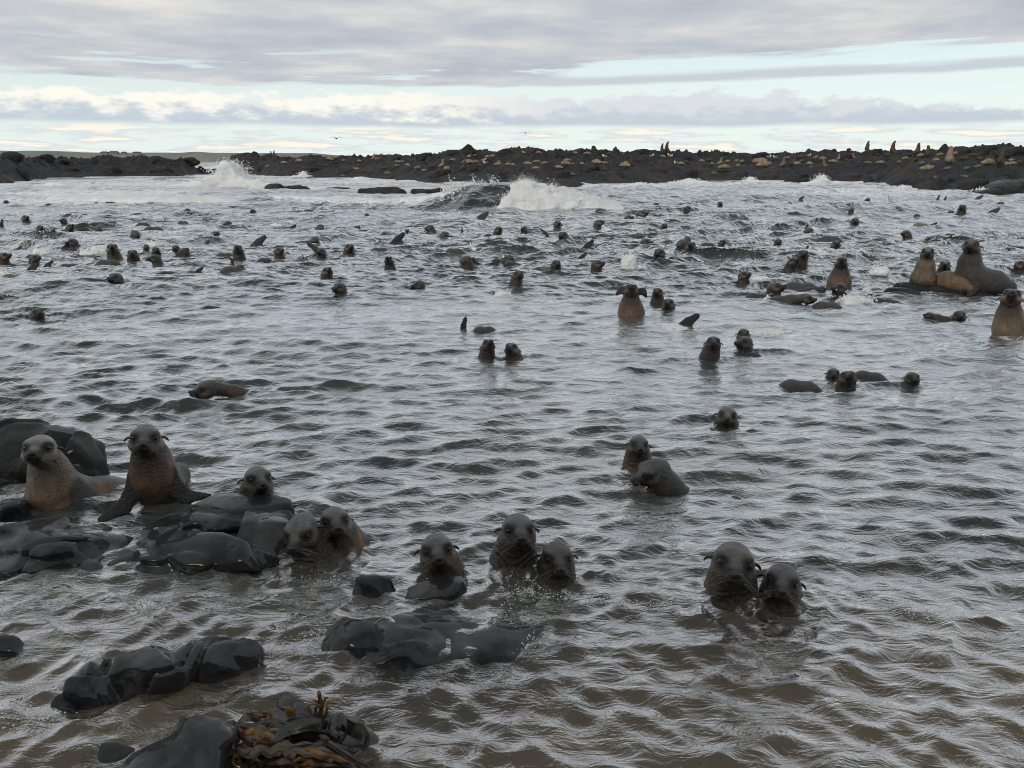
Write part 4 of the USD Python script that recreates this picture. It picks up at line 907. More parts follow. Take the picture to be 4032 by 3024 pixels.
CUR = [((-0.45, -0.12, 0.09), 0.09), ((-0.22, 0.0, 0.20), 0.21), ((0.12, 0.03, 0.23), 0.25), ((0.36, -0.06, 0.20), 0.18), ((0.46, -0.20, 0.20), 0.11), ((0.42, -0.32, 0.18), 0.06)]
SIT = [((0.50, 0.1, 0.08), 0.10), ((0.25, 0.05, 0.17), 0.19), ((0.0, 0.0, 0.30), 0.225), ((-0.05, -0.02, 0.60), 0.155), ((-0.05, -0.03, 0.82), 0.115), ((-0.12, -0.06, 0.93), 0.09), ((-0.24, -0.10, 0.97), 0.045)]
UPR = [((0.40, 0.1, 0.08), 0.10), ((0.18, 0.05, 0.17), 0.18), ((0.02, 0.0, 0.32), 0.20), ((0.02, -0.02, 0.62), 0.14), ((0.05, -0.03, 0.84), 0.10), ((0.12, -0.04, 1.00), 0.065), ((0.16, -0.04, 1.08), 0.035)]
RSH = {'l': (LIE, [([(0.35, -0.16, 0.16), (0.42, -0.30, 0.04)], [0.09, 0.05], 0.03, (0.3, -0.5, 0.8))], 1.5, 'stretched out'), 'c': (CUR, [([(0.3, -0.15, 0.2), (0.2, -0.28, 0.1)], [0.08, 0.05], 0.03, (0.1, -0.8, 0.5))], 1.0, 'curled up'),
       's': (SIT, [([(-0.08, -0.14, 0.34), (-0.14, -0.22, 0.03)], [0.08, 0.07], 0.03, (0.9, -0.3, 0))], 0.75, 'sitting'), 'u': (UPR, [([(0.0, -0.14, 0.34), (-0.04, -0.22, 0.03)], [0.08, 0.07], 0.03, (0.9, -0.3, 0))], 0.6, 'nose up')}
A = [(1310, 260, 'l', 't', 95), (1500, 240, 'c', 't', 75), (1895, 235, 'l', 't', 120), (1860, 300, 'l', 'b', 90), (2060, 240, 'c', 't', 60), (2190, 345, 'c', 't', 60), (880, 350, 'u', 'b', 75), (925, 318, 'l', 't', 60), (1120, 306, 'l', 't', 45), (2060, 430, 'c', 'g', 55),
     (1160, 172, 'u', 'b', 34), (1193, 172, 'u', 'b', 34), (1690, 368, 'c', 't', 40), (1450, 370, 'l', 'b', 80), (1760, 345, 'c', 'b', 60), (1570, 330, 'l', 'b', 70)]
B = [(45, 255, 'c', 't', 65), (8, 352, 'c', 't', 50), (95, 380, 'l', 'b', 135), (380, 330, 'l', 'b', 135), (400, 398, 'l', 'g', 140), (228, 225, 's', 't', 45), (265, 222, 'c', 't', 60), (320, 228, 'u', 'b', 40), (520, 258, 'c', 't', 65), (588, 255, 'l', 't', 85), (730, 235, 'l', 'b', 125),
     (650, 296, 'l', 't', 85), (770, 332, 'l', 't', 130), (857, 368, 'c', 't', 45), (960, 322, 'l', 'b', 125), (1080, 300, 's', 't', 70), (1136, 345, 'c', 't', 75), (1180, 232, 'l', 'b', 90), (1222, 236, 'l', 't', 70), (1385, 266, 'l', 't', 145), (1490, 262, 'c', 't', 60), (1345, 350, 's', 'b', 85), (1415, 318, 'l', 'b', 90),
     (1410, 190, 'c', 't', 65), (1482, 172, 'l', 't', 55), (1645, 192, 'c', 't', 62), (1712, 184, 'c', 't', 58), (1550, 300, 'l', 'b', 80), (1785, 256, 'c', 'g', 50), (1788, 288, 'l', 't', 100), (1778, 222, 'l', 'b', 90), (1905, 292, 'c', 't', 60), (1957, 296, 'c', 't', 60), (2130, 278, 'l', 't', 100), (2072, 152, 'l', 't', 85), (1945, 125, 's', 'b', 48), (500, 296, 'l', 'g', 70)]
C = [(50, 252, 'l', 't', 95), (150, 276, 'l', 't', 130), (40, 328, 'l', 't', 90), (218, 248, 'l', 'b', 95), (300, 318, 'l', 't', 110), (390, 290, 'c', 't', 110), (432, 246, 'l', 't', 90), (490, 282, 'c', 'g', 60), (596, 276, 'c', 't', 60), (690, 305, 'l', 'b', 110), (775, 262, 'l', 't', 140), (890, 268, 'l', 't', 80), (720, 342, 'c', 'b', 60), (880, 350, 's', 'b', 60),
     (1130, 300, 'l', 't', 150), (1150, 262, 'l', 't', 70), (1210, 285, 'u', 'b', 55), (470, 416, 'l', 'g', 100), (280, 158, 'l', 't', 90), (520, 152, 'c', 't', 40), (680, 162, 'l', 't', 70), (60, 146, 'l', 't', 80), (1598, 150, 'u', 'b', 62), (1655, 150, 'u', 'b', 68), (1605, 182, 'l', 't', 60), (1825, 272, 'l', 't', 85), (1905, 262, 'c', 'b', 70), (2100, 245, 'l', 't', 110), (2170, 232, 'c', 'b', 70), (780, 168, 'l', 'b', 80), (930, 160, 'l', 'b', 70)]
D = [(12, 310, 'c', 't', 60), (135, 305, 's', 't', 70), (240, 275, 'c', 't', 65), (200, 355, 'l', 't', 190), (40, 455, 'c', 'g', 100), (380, 340, 'c', 't', 65), (355, 265, 'l', 't', 90), (440, 275, 'c', 't', 65), (665, 290, 'l', 't', 230), (770, 335, 'l', 't', 230), (1005, 330, 's', 'g', 110), (1150, 300, 's', 'b', 110), (1200, 318, 'c', 't', 85), (1070, 222, 'l', 't', 80), (1260, 225, 'l', 'b', 170),
     (1370, 318, 'c', 't', 85), (1400, 356, 'c', 'g', 60), (1465, 222, 'l', 't', 120), (1540, 255, 'c', 't', 75), (1705, 282, 'l', 't', 115), (1772, 240, 's', 't', 55), (1570, 340, 's', 'g', 80), (1970, 222, 's', 't', 55), (1260, 275, 'l', 'g', 95), (2160, 165, 'u', 'b', 70), (2165, 290, 'l', 'g', 120), (900, 250, 'l', 'b', 90), (1320, 190, 'l', 'b', 80), (1640, 200, 'l', 'b', 90), (1900, 170, 'l', 'b', 90), (1880, 260, 'l', 'b', 100)]
E = [(250, 302, 'l', 't', 125), (600, 232, 'l', 't', 105), (40, 140, 'u', 'b', 70), (395, 150, 'u', 'b', 80), (745, 185, 's', 'b', 105), (890, 200, 's', 'b', 100), (640, 190, 'l', 'b', 110), (800, 202, 'c', 't', 90), (730, 252, 'l', 'b', 120), (1080, 182, 'l', 't', 75), (1005, 255, 'c', 't', 65), (1185, 300, 's', 't', 150), (1290, 176, 'l', 't', 120), (920, 385, 'l', 't', 230), (1170, 380, 'l', 'g', 105),
     (1440, 395, 'c', 'g', 95), (1600, 355, 'c', 'g', 95), (1385, 500, 'l', 'g', 185), (1745, 310, 'l', 't', 235), (1890, 320, 'u', 'b', 110), (1960, 318, 'l', 't', 95), (2055, 325, 'l', 't', 110), (2060, 278, 'c', 't', 70), (2165, 312, 'l', 'b', 110), (1000, 510, 'c', 'g', 60), (1400, 248, 'l', 'b', 190), (500, 296, 'c', 'g', 65), (1620, 245, 'c', 'b', 105), (820, 310, 'c', 'g', 60), (330, 190, 'l', 'b', 110), (180, 180, 'l', 'b', 100), (1500, 190, 'l', 'b', 140), (1820, 210, 'l', 'b', 120)]
LM = [(0, 'on the left reef'), (236, 'just right of the tall splash'), (300, 'above the surf rocks'), (345, 'above the brown weedy rocks'), (405, 'left of the breaking wave'), (455, 'above the breaking wave crest'), (505, 'above the tumbling foam'), (560, 'right of the tumbling foam'), (612, 'in the bare black stretch of reef'), (650, 'below the two skyline seals'), (695, 'in the reef middle right'), (742, 'left of the little white burst'), (790, 'above the little white burst'),
      (838, 'right of the little white burst'), (872, 'on the near right reef'), (915, 'under the tall skyline seal'), (945, 'left of the black rock'), (980, 'above the black rock')]
rows = []
for lst, x0, k in ((A, 177.8, 0.0804), (B, 355.6, 0.0804), (C, 533.3, 0.0804), (D, 711.1, 0.0723), (E, 864.0, 0.0723)):
    for u, v, sh, co, w in lst: rows.append((x0 + u * k, 142.2 + v * k, sh, co, w * k))
seen = {}
NTH = ['leftmost', 'second', 'third', 'fourth', 'fifth', 'sixth', 'seventh', 'eighth', 'ninth', 'tenth']
for r in rows:
    px, py, sh, co, w = r
    place = [n for q, n in LM if px >= q][-1]
    hgt = (py - float(np.interp(px, TOPS[:, 0], TOPS[:, 1]))) / (float(np.interp(px, SHORE[:, 0], SHORE[:, 1])) - float(np.interp(px, TOPS[:, 0], TOPS[:, 1])))
    tier = 'on the skyline' if hgt < 0.08 else 'along the reef top' if hgt < 0.3 else 'halfway down' if hgt < 0.6 else 'low on the rocks'
    seen.setdefault((COL[co][1], RSH[sh][3], tier, place), []).append(r)
rp = {}; r_ = random.Random(3)
for (cn, pose, tier, place), rs in seen.items():
    rs.sort()
    for i, (px, py, sh, co, w) in enumerate(rs):
        extra = '' if len(rs) == 1 else ('left ', 'right ')[i] if len(rs) == 2 else ('leftmost ', 'middle ', 'rightmost ')[i] if len(rs) == 3 else NTH[i] + ' from left '
        label = f'{extra}{cn} seal {pose} {tier}, {place}'
        p = hit(px, py); sc = w * mpp(p) / RSH[sh][2]; sc = float(np.clip(sc * r_.uniform(0.85, 1.2), 0.5, 2.2))
        if sh in 'su': yaw = r_.choice([-25, 10, 160, 200, 30]) if sh == 's' else r_.choice([0, 180, 30, -30])
        else: yaw = r_.choice([0, 180]) + r_.uniform(-48, 48)
        p = p + np.array([0, 0.15, -0.06 * sc])
        if (sh, co) not in rp:
            rp[sh, co] = make_seal(label, p, yaw, RSH[sh][0], None, (0, 0, 0), 1.0, RSH[sh][1], vox=0.062, mat='reeffur', pal=COL[co][0], ventral=(0, -0.6, -0.8), seed=len(rp) + 70, scale=sc, blend=0.10)
        else: dup(rp[sh, co], label, p, yaw, sc)
# gulls: white birds standing on the reef and two flying
MAT['gullwhite'] = flat_mat('gull_white', (0.78, 0.78, 0.77), 0.7); MAT['gullgrey'] = flat_mat('gull_grey', (0.22, 0.22, 0.23), 0.7); MAT['bill'] = flat_mat('gull_bill', (0.35, 0.08, 0.03), 0.5)
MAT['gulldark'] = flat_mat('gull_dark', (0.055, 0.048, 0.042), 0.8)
def gull(label, loc, yaw, sc, group=None):
    t = thing('gull', loc, yaw, sc)
    V, F = surface_nets(lambda p: smin(smin(ell(p, (0, 0, 0.17), (0.17, 0.075, 0.075)), cone(p, (0.10, 0, 0.20), (0.15, 0, 0.29), 0.045, 0.042), 0.03), cone(p, (-0.12, 0, 0.17), (-0.26, 0, 0.15), 0.04, 0.012), 0.02), (-0.30, -0.12, 0.05), (0.24, 0.12, 0.36), 0.025)
    obj('body', (V, F), MAT['gullwhite'], t.GetPath())
    for s in (1, -1): obj('wing', ball((-0.05, 0.062 * s, 0.185), (0.17, 0.022, 0.055), None, 1), MAT['gullgrey'], t.GetPath())
    obj('bill', tube([(0.18, 0, 0.29), (0.235, 0, 0.28)], [0.014, 0.004], 5), MAT['bill'], t.GetPath())
    for s in (1, -1): obj('leg', tube([(0.0, 0.03 * s, 0.11), (0.0, 0.03 * s, 0.0)], [0.008, 0.008], 5), MAT['bill'], t.GetPath())
    return tag(t, label, 'gull', group)
for i, (px, py, lab) in enumerate([(355.6 + 1597 * .0804, 142.2 + 262 * .0804, 'white gull on the reef above the breaking wave crest, upper one of two'), (355.6 + 1614 * .0804, 142.2 + 300 * .0804, 'white gull on the reef above the breaking wave crest, lower one of two'),
        (533.3 + 885 * .0804, 142.2 + 204 * .0804, 'white gull standing high on the bare black stretch of reef'), (533.3 + 1470 * .0804, 142.2 + 198 * .0804, 'white gull left below the two skyline seals'), (533.3 + 1686 * .0804, 142.2 + 186 * .0804, 'white gull right below the two skyline seals, upper one'),
        (533.3 + 1705 * .0804, 142.2 + 202 * .0804, 'white gull right below the two skyline seals, lower one'), (533.3 + 1765 * .0804, 142.2 + 280 * .0804, 'white gull beside a lying tan seal, lowest right of the two skyline seals'),
        (711.1 + 798 * .0723, 142.2 + 232 * .0723, 'white gull among the seals above the black rocks, left of another gull'), (711.1 + 878 * .0723, 142.2 + 238 * .0723, 'white gull right of the other gull among the lying seals'), (711.1 + 1352 * .0723, 142.2 + 216 * .0723, 'white gull standing above the little white burst')]):
    gull(lab, hit(px, py) + np.array([0, -0.1, 0]), [40, 200, 170, 20, 190, 10, 215, 0, 150, 30][i], 1.25)
def flying(label, px, py, dist, span, up, yaw, roll):
    p = PD(px, py, dist); t = thing('gull', p, yaw, span)
    V, F = surface_nets(lambda q: smin(ell(q, (0, 0, 0), (0.20, 0.055, 0.055)), cone(q, (-0.15, 0, 0), (-0.30, 0, 0.0), 0.04, 0.02), 0.03), (-0.34, -0.08, -0.08), (0.24, 0.08, 0.08), 0.022)
    obj('body', (V, F), MAT['gulldark'], t.GetPath())
    for s in (1, -1):
        e = [(0.05, 0.03 * s, 0.02, 0.11), (0.06, 0.24 * s, 0.02 + up[0], 0.10), (-0.05, 0.50 * s, 0.02 + up[1], 0.015)]
        v = []; 
        for x_, y_, z_, c_ in e: v += [(x_ + c_ * 0.4, y_, z_ + 0.008), (x_ - c_ * 0.9, y_, z_ + 0.004), (x_ + c_ * 0.4, y_, z_ - 0.006), (x_ - c_ * 0.9, y_, z_ - 0.006)]
        f = []
        for k in (0, 4): f += [(k, k + 1, k + 5), (k, k + 5, k + 4), (k + 2, k + 6, k + 7), (k + 2, k + 7, k + 3), (k, k + 4, k + 6), (k, k + 6, k + 2), (k + 1, k + 3, k + 7), (k + 1, k + 7, k + 5)]
        f += [(8, 9, 11), (8, 11, 10), (0, 2, 3), (0, 3, 1)]
        obj('wing', (np.array(v), np.array(f)), MAT['gulldark'], t.GetPath(), False)
    return tag(t, label, 'gull', None)
flying('gull flying with angled wings above the left reef', 336.5, 138.5, 60, 0.95, (0.10, 0.02), -60, 0)
flying('gull flying away above the breaking wave, wings bent down', 525.5, 133, 62, 0.95, (0.05, -0.02), 95, 0)
# boulders along the reef crest and on its slope
bp = []; r_ = random.Random(8)
NAMEB = ['round', 'blocky', 'long', 'pointed']
bl = {}
spots = [(9, 157, 2.0), (45, 159, 1.4), (62, 162, 1.0), (93, 162, 1.1), (139, 158.5, 1.8), (155, 162, 1.1), (186, 159.5, 1.8), (254, 158.5, 2.2), (266, 158, 2.0), (300, 160, 1.1), (326, 159, 1.2), (360, 159, 1.0), (395, 158, 1.1), (424, 158.5, 1.2), (448, 155.5, 1.5), (468, 152.5, 1.5), (486, 154.5, 1.2), (506, 153.5, 1.2), (530, 152.5, 1.2), (556, 155.5, 1.3), (579, 152.8, 1.2), (601, 154.5, 1.1), (638, 153.4, 1.5), (700, 155, 1.0), (722, 155.5, 0.9),
         (760, 156, 1.0), (783, 156, 1.0), (809, 154.5, 1.3), (846, 156, 1.1), (874, 153.6, 1.2), (901, 153.5, 1.2), (945, 152, 1.2), (960, 151.8, 1.5), (985, 152.8, 1.2), (1010, 152.8, 1.3), (20, 174, 1.6), (70, 170, 1.4), (110, 172, 1.7), (160, 170, 1.3), (200, 171, 1.5), (262, 168, 1.4), (310, 171, 1.3), (350, 172, 1.3), (380, 174, 1.2), (410, 170, 1.2), (440, 176, 1.4), (470, 170, 1.0), (500, 178, 1.2), (530, 172, 1.0), (560, 176, 1.2), (590, 170, 0.9),
         (620, 176, 1.1), (660, 172, 1.0), (690, 174, 1.1), (720, 172, 0.9), (745, 177, 1.1), (770, 178, 1.2), (800, 178, 1.0), (850, 178, 1.1), (870, 182, 1.1), (885, 176, 0.9), (905, 184, 1.2), (925, 180, 1.0), (940, 186, 1.2), (958, 180, 1.0), (975, 186, 1.1), (1000, 176, 0.9), (1015, 178, 0.8)]
cnt = {}
for i, (px, py, s) in enumerate(spots):
    k = i % 4; p = hit(px, py)
    place = [n for q, n in LM if px >= q][-1]
    row = 'on the reef skyline' if i < 35 else 'on the reef slope'
    key = (NAMEB[k], row, place); cnt.setdefault(key, []).append((i, px, py, s, p))
done = {}
for (nm, row, place), L in cnt.items():
    for j, (i, px, py, s, p) in enumerate(L):
        label = ('' if len(L) == 1 else ('left ', 'right ')[j] if len(L) == 2 else NTH[j] + ' from left ') + f'{nm} dark boulder {row}, {place}'
        k = NAMEB.index(nm); loc = p + np.array([0, 0.2, -0.25 * s]); yaw = r_.uniform(-40, 40)
        if k not in done:
            dims = [(0.62, 0.55, 0.45), (0.70, 0.5, 0.42), (1.05, 0.5, 0.36), (0.6, 0.5, 0.62)][k]
            V, F = surface_nets(lambda q: lump_sdf(q, (0, 0, 0.1), dims, 0, 0.1, 0, [2.2, 4, 2.6, 1.5][k]) + 0.42 * (fbm3(q * 2.2, 4, 60 + k) - 0.5), (-1.5, -0.9, -0.6), (1.5, 0.9, 1.0), 0.075)
            t = thing('reef_boulder', loc, yaw, s); obj('stone', (V, F), MAT['reef'], t.GetPath(), 40); done[k] = tag(t, label, 'boulder')
        else: x = dup(done[k], label, loc, yaw, s); tag(x, None, 'boulder')
# far buildings and trees on the headland
MAT['farwall'] = flat_mat('far_wall', (0.16, 0.15, 0.15), 0.8); MAT['farroof'] = flat_mat('far_roof', (0.06, 0.055, 0.055), 0.8); MAT['fartree'] = flat_mat('far_tree', (0.02, 0.03, 0.018), 0.9)
def house(label, px, w, h):
    p = PD(px, 153.0, 3000.0); t = thing('house', p, 0)
    b = trimesh.creation.box((w, 14, h)); b.apply_translation((0, 0, h / 2 - 8)); obj('wall', (b.vertices, b.faces), MAT['farwall'], t.GetPath(), False)
    v = np.array([(-w / 2 - 1, -8, h - 8), (w / 2 + 1, -8, h - 8), (w / 2 + 1, 8, h - 8), (-w / 2 - 1, 8, h - 8), (-w / 2 + 4, 0, h - 4), (w / 2 - 4, 0, h - 4)]); f = [(0, 1, 5), (0, 5, 4), (2, 3, 4), (2, 4, 5), (0, 4, 3), (1, 2, 5), (0, 3, 2), (0, 2, 1)]
    obj('roof', (v, np.array(f)), MAT['farroof'], t.GetPath(), False)
    tag(t, label, 'house')
house('tiny dark roofed building on the far headland, left one of the row', 104.5, 26, 10); house('wide tiny building on the far headland, second from the left', 114, 34, 11); house('tiny building on the far headland, third from the left', 124, 18, 9); house('tiny building on the far headland, rightmost of the row', 137, 30, 9)
# ------------------------------------------------------------------ white water, spray and froth
g = G()
gp = g.add('texture_coordinate', 'object'); n = g.noise(gp, 3.0, 6.0, 0.7); n2 = g.noise(gp, 14.0, 4.0, 0.6)
c = g.mixc(g.lin(n, 0.3, 0.65), (0.78, 0.80, 0.81), (0.90, 0.90, 0.90))
d_ = g.add('diffuse_bsdf', 'BSDF', color=c, normal=g.add('bump', 'normal', height=n2, strength=0.5, distance=0.06))
t_ = g.add('translucent_bsdf', 'BSDF', color=(0.75, 0.78, 0.78))
w_ = g.add('mix_closure', 'closure', fac=0.3, closure1=d_, closure2=t_)
hole = g.step(n2, 0.28, 0.40)
MAT['foam'] = g.out('white_water', g.add('mix_closure', 'closure', fac=hole, closure1=g.add('transparent_bsdf', 'BSDF', color=(1.0, 1.0, 1.0)), closure2=w_))
g.n.pop('none', None); MAT['solidfoam'] = mt('tumbling_foam', g.n, g.l, w_)
g = G(); MAT['drop'] = g.out('spray_drops', g.add('mix_closure', 'closure', fac=0.4, closure1=g.add('diffuse_bsdf', 'BSDF', color=(0.85, 0.86, 0.87)), closure2=g.add('translucent_bsdf', 'BSDF', color=(0.8, 0.82, 0.83))))
OV = np.array([(1, 0, 0), (-1, 0, 0), (0, 1, 0), (0, -1, 0), (0, 0, 1), (0, 0, -1)], float); OF = np.array([(0, 2, 4), (2, 1, 4), (1, 3, 4), (3, 0, 4), (2, 0, 5), (1, 2, 5), (3, 1, 5), (0, 3, 5)])
def drops(pts, r, seed):
    q = np.random.default_rng(seed); n_ = len(pts)
    R = np.asarray(r) * q.uniform(0.5, 1.5, n_); st = q.uniform(0.7, 1.6, (n_, 1, 3))
    V = np.asarray(pts)[:, None, :] + OV[None] * R[:, None, None] * st
    F = OF[None] + 6 * np.arange(n_)[:, None, None]
    return V.reshape(-1, 3), F.reshape(-1, 3)
def stuff(name, parts, label, cat):
    t = thing(name)
    for nm, mesh, m, sm in parts:
        o = obj(nm, mesh, MAT[m], t.GetPath(), sm); o.GetPrim().SetCustomDataByKey('kind', 'stuff')
    return tag(t, label, cat, None, 'stuff')
def heap(fn, lo, hi, vox, amp, freq, seed):
    return surface_nets(lambda p: fn(p) - amp * 2 * (fbm3(p * freq, 4, seed) - 0.42), lo, hi, vox)
rs = np.random.default_rng(77)
# the tumbling right shoulder of the breaker
def tumble(p):
    h = np.interp(p[:, 0], [-0.6, 0.0, 0.6, 1.4, 2.4, 3.4, 4.6, 5.6], [0.2, 0.86, 0.93, 0.80, 0.58, 0.40, 0.20, -0.2])
    yc = 34.9 - 0.16 * np.clip(p[:, 0], 0, 5) ** 1.1
    return (np.sqrt(((p[:, 1] - yc) / 0.95) ** 2 + (np.maximum(p[:, 2], -0.2) / np.maximum(h, 0.05)) ** 2) - 1) * 0.4
tv = heap(tumble, (-0.8, 31.8, -0.3), (5.8, 36.6, 1.7), 0.065, 0.21, 2.3, 3)
k = rs.integers(0, len(tv[0]), 14000); q = tv[0][k]; q = q[q[:, 2] > 0.1][:9000]; up = rs.exponential(1.0, len(q)) * np.interp(q[:, 0], [-0.5, 0.8, 4.5], [0.09, 0.075, 0.035])
dq = q + np.stack([rs.normal(0, 0.10, len(q)) + 0.15 * up, rs.normal(0, 0.10, len(q)), up], 1)
stuff('tumbling_foam', [('foam', tv, 'solidfoam', True), ('spray', drops(dq, 0.013, 4), 'drop', False)], 'tumbling white water falling from the crest of the breaking wave', 'white water')
# the crown of splash on the crest, left of the green face
xs = rs.uniform(-3.0, -0.5, 60); ms = []; dr = []
for x0 in xs:
    h = rs.uniform(0.10, 0.42) * (1 if rs.random() < 0.8 else 1.6); z0 = 0.52 + 0.28 * math.exp(-((x0 + 0.4) / 1.6) ** 2); y0 = float(crest_y(x0)) - 0.35
    tip = np.array([x0 + rs.normal(-0.08, 0.12), y0 - 0.1, z0 + h])
    ms.append(tube([(x0, y0, z0 - 0.25), (0.5 * (x0 + tip[0]) + rs.normal(0, 0.03), y0, z0 + 0.5 * h), tip], [0.11, 0.05, 0.012], 5))
    dr += [tip + rs.normal(0, 0.10, 3) for _ in range(10)]
cv_ = heap(lambda p: (np.sqrt(((p[:, 1] - 35.4) / 0.45) ** 2 + ((p[:, 2] - 0.45) / np.interp(p[:, 0], [-3.6, -2.6, -1.2, -0.4, 0.1], [0.12, 0.28, 0.42, 0.40, 0.15])) ** 2) - 1) * 0.25, (-3.6, 34.6, 0.05), (0.2, 36.2, 1.3), 0.065, 0.16, 2.0, 8)
stuff('crest_splash', [('foam', cv_, 'foam', True), ('jets', join(ms), 'foam', True), ('spray', drops(np.array(dr), 0.018, 5), 'drop', False)], 'ragged crown of splash on the left shoulder of the breaking wave', 'splash')
# the long white roller left of it
def roller(p):
    x = p[:, 0]; yc = 36.6 + 0.5 * np.sin(x * 0.5) + 0.014 * x * x * 0.6
    h = 0.20 + 0.16 * noise3(np.stack([x * 0.9, 0 * x, 0 * x], 1), 6) * sstep(x, -26, -20)
    return (np.sqrt(((p[:, 1] - yc) / 1.1) ** 2 + (np.maximum(p[:, 2], -0.1) / h) ** 2) - 1) * 0.2
rv = heap(roller, (-24, 35.0, -0.1), (-2.2, 44, 0.8), 0.14, 0.13, 1.3, 12)
stuff('foam_roller', [('foam', rv, 'foam', True)], 'long low line of white foam running left from the breaking wave', 'white water')
# the tall splash at left and its skirt, and smaller bursts
def burst(name, px, py, w, h, label, seed, nd, vox=0.09, skew=0.0, dr_=0.03):
    p0 = P(px, py); r_ = np.random.default_rng(seed)
    def fn(p):
        q = p - p0; x = q[:, 0] - skew * np.maximum(q[:, 2], 0)
        prof = np.interp(np.abs(x) / w, [0, 0.12, 0.3, 0.6, 1.0, 1.3], [1.0, 0.9, 0.50, 0.28, 0.10, -0.1]) * h
        return (np.maximum(q[:, 2] - prof, np.abs(q[:, 1]) - 0.35 * w)) * 0.6
    V, F = heap(fn, p0 + (-1.3 * w, -0.6 * w, -0.3), p0 + (1.3 * w, 0.6 * w, h * 1.2), vox, 0.16 * h ** 0.5, 1.4 / max(h, 0.5) ** 0.5, seed)
    a = r_.normal(0, 0.5, nd); u = r_.uniform(0.2, 1.0, nd) ** 0.8
    rr = r_.uniform(0, 1, nd)
    pts = p0 + np.stack([w * 0.75 * np.sin(a) * u + skew * h * u * 0.4, r_.normal(0, 0.2 * w, nd), h * (0.15 + 1.05 * u * np.cos(a) * (0.55 + 0.5 * rr))], 1)
    return stuff(name, [('foam', (V, F), 'foam', True), ('spray', drops(pts, dr_, seed), 'drop', False)], label, 'splash')
burst('tall_splash', 231, 187, 2.9, 1.85, 'tall white splash bursting in front of the left reef', 21, 2200, 0.10, 0.05)
burst('surf_burst', 262, 187.5, 1.7, 0.62, 'lower white burst leaning right of the tall splash', 22, 350)
burst('surf_burst', 200, 186.5, 2.6, 0.45, 'low foam skirt left of the tall splash', 23, 250)
burst('surf_burst', 304, 177.5, 1.6, 0.7, 'small white burst against the reef right of the tall splash', 24, 160)
burst('little_burst', 821, 184, 1.5, 0.78, 'little rounded white burst at the foot of the right reef', 25, 260)
burst('surf_burst', 750, 182.5, 1.3, 0.5, 'thin jet of spray at the reef foot left of the little burst', 26, 120)
burst('surf_burst', 902, 191, 0.8, 0.35, 'small spray burst at the near right reef edge', 27, 90, 0.07)
burst('surf_burst', 980, 195, 0.9, 0.4, 'small spray burst left of the black flat topped rock', 28, 110, 0.07)
burst('surf_burst', 690, 184, 2.8, 0.42, 'ridge of white surf before the reef right of the bare stretch', 29, 240)
burst('surf_burst', 640, 186.5, 1.9, 0.30, 'low white surf left of the other surf ridge before the reef', 30, 160)
burst('surf_burst', 360, 180, 2.5, 0.30, 'thin white surf behind the brown weedy rocks', 32, 120)
burst('surf_burst', 60, 187, 3.0, 0.32, 'low white surf at the foot of the left reef', 33, 160)
# froth thrown up by the seals
def froth(px, py, w, h, label, seed, nd=70, dome=False):
    h = h * (0.9 if dome else 0.72)
    p0 = P(px, py); r_ = np.random.default_rng(seed); v = max(mpp(p0) * 1.2, 0.012)
    fn = (lambda p: (np.sqrt((((p - p0) / np.array([w, 0.7 * w, h])) ** 2).sum(1)) - 1) * min(w, h))
    V, F = surface_nets(lambda p: fn(p) - 0.55 * h * (fbm3(p * (2.2 / w), 3, seed) - 0.5) * (1 if dome else 2.2), p0 + (-1.5 * w, -1.2 * w, -0.4 * h), p0 + (1.5 * w, 1.2 * w, 1.7 * h), v)
    pts = p0 + np.stack([r_.normal(0, 0.6 * w, nd), r_.normal(0, 0.4 * w, nd), np.abs(r_.normal(0, 0.8 * h, nd))], 1)
    FOAMS.append((p0[:2], (1.8 * w, 1.5 * w), 0.6))
    stuff('froth', [('foam', (V, F), 'foam', True), ('spray', drops(pts, v * 0.55, seed), 'drop', False)], label, 'splash')
froth(629, 265, 0.17, 0.24, 'white dome of splashing water left of the long necked dark head', 41, 60, True)
froth(503, 297, 0.14, 0.10, 'small white splash with a dark spot near the picture centre', 42, 25, True)
froth(856, 303, 0.24, 0.14, 'lacy white burst between the brown swimmer and the left facing seal', 43, 160)
froth(866, 293, 0.08, 0.13, 'thin jet of drops above the lacy white burst', 44, 40)
froth(155, 245, 0.22, 0.13, 'white splash over a dark head in the left crowd', 45, 40)
froth(101, 252, 0.20, 0.18, 'white splash left of the orange throated seal', 46, 50)
froth(88, 254, 0.2, 0.10, 'lower white splash behind the dark rolling back', 47, 40)
froth(43, 253, 0.2, 0.17, 'white splash on a dark back near the left edge', 48, 40)
froth(813, 231, 0.18, 0.14, 'white splash right of the tiny dark flipper', 49, 30)
froth(818, 262, 0.22, 0.11, 'ring of froth right of the thick dark neck', 50, 60)
froth(880, 273, 0.18, 0.14, 'white splash left of the bolt upright seal', 51, 50)
froth(757, 279, 0.2, 0.07, 'low froth around a small dark head, right of centre', 52, 40)
froth(675, 329, 0.17, 0.06, 'froth at the foot of the fanned hind flippers', 53, 60)
froth(770, 332, 0.22, 0.05, 'scattered froth below the dark back at right', 54, 60)
froth(277, 226, 0.2, 0.09, 'little white caps left of the two small humps', 55, 20)
froth(690, 258, 0.10, 0.07, 'small foamy lump at the foot of the embracing pair', 56, 16)
froth(1012, 340, 0.16, 0.06, 'froth around the base of the rightmost rising seal', 57, 40)
froth(770, 300, 0.1, 0.07, 'tiny glittering splash left of the brown swimmer', 58, 20)
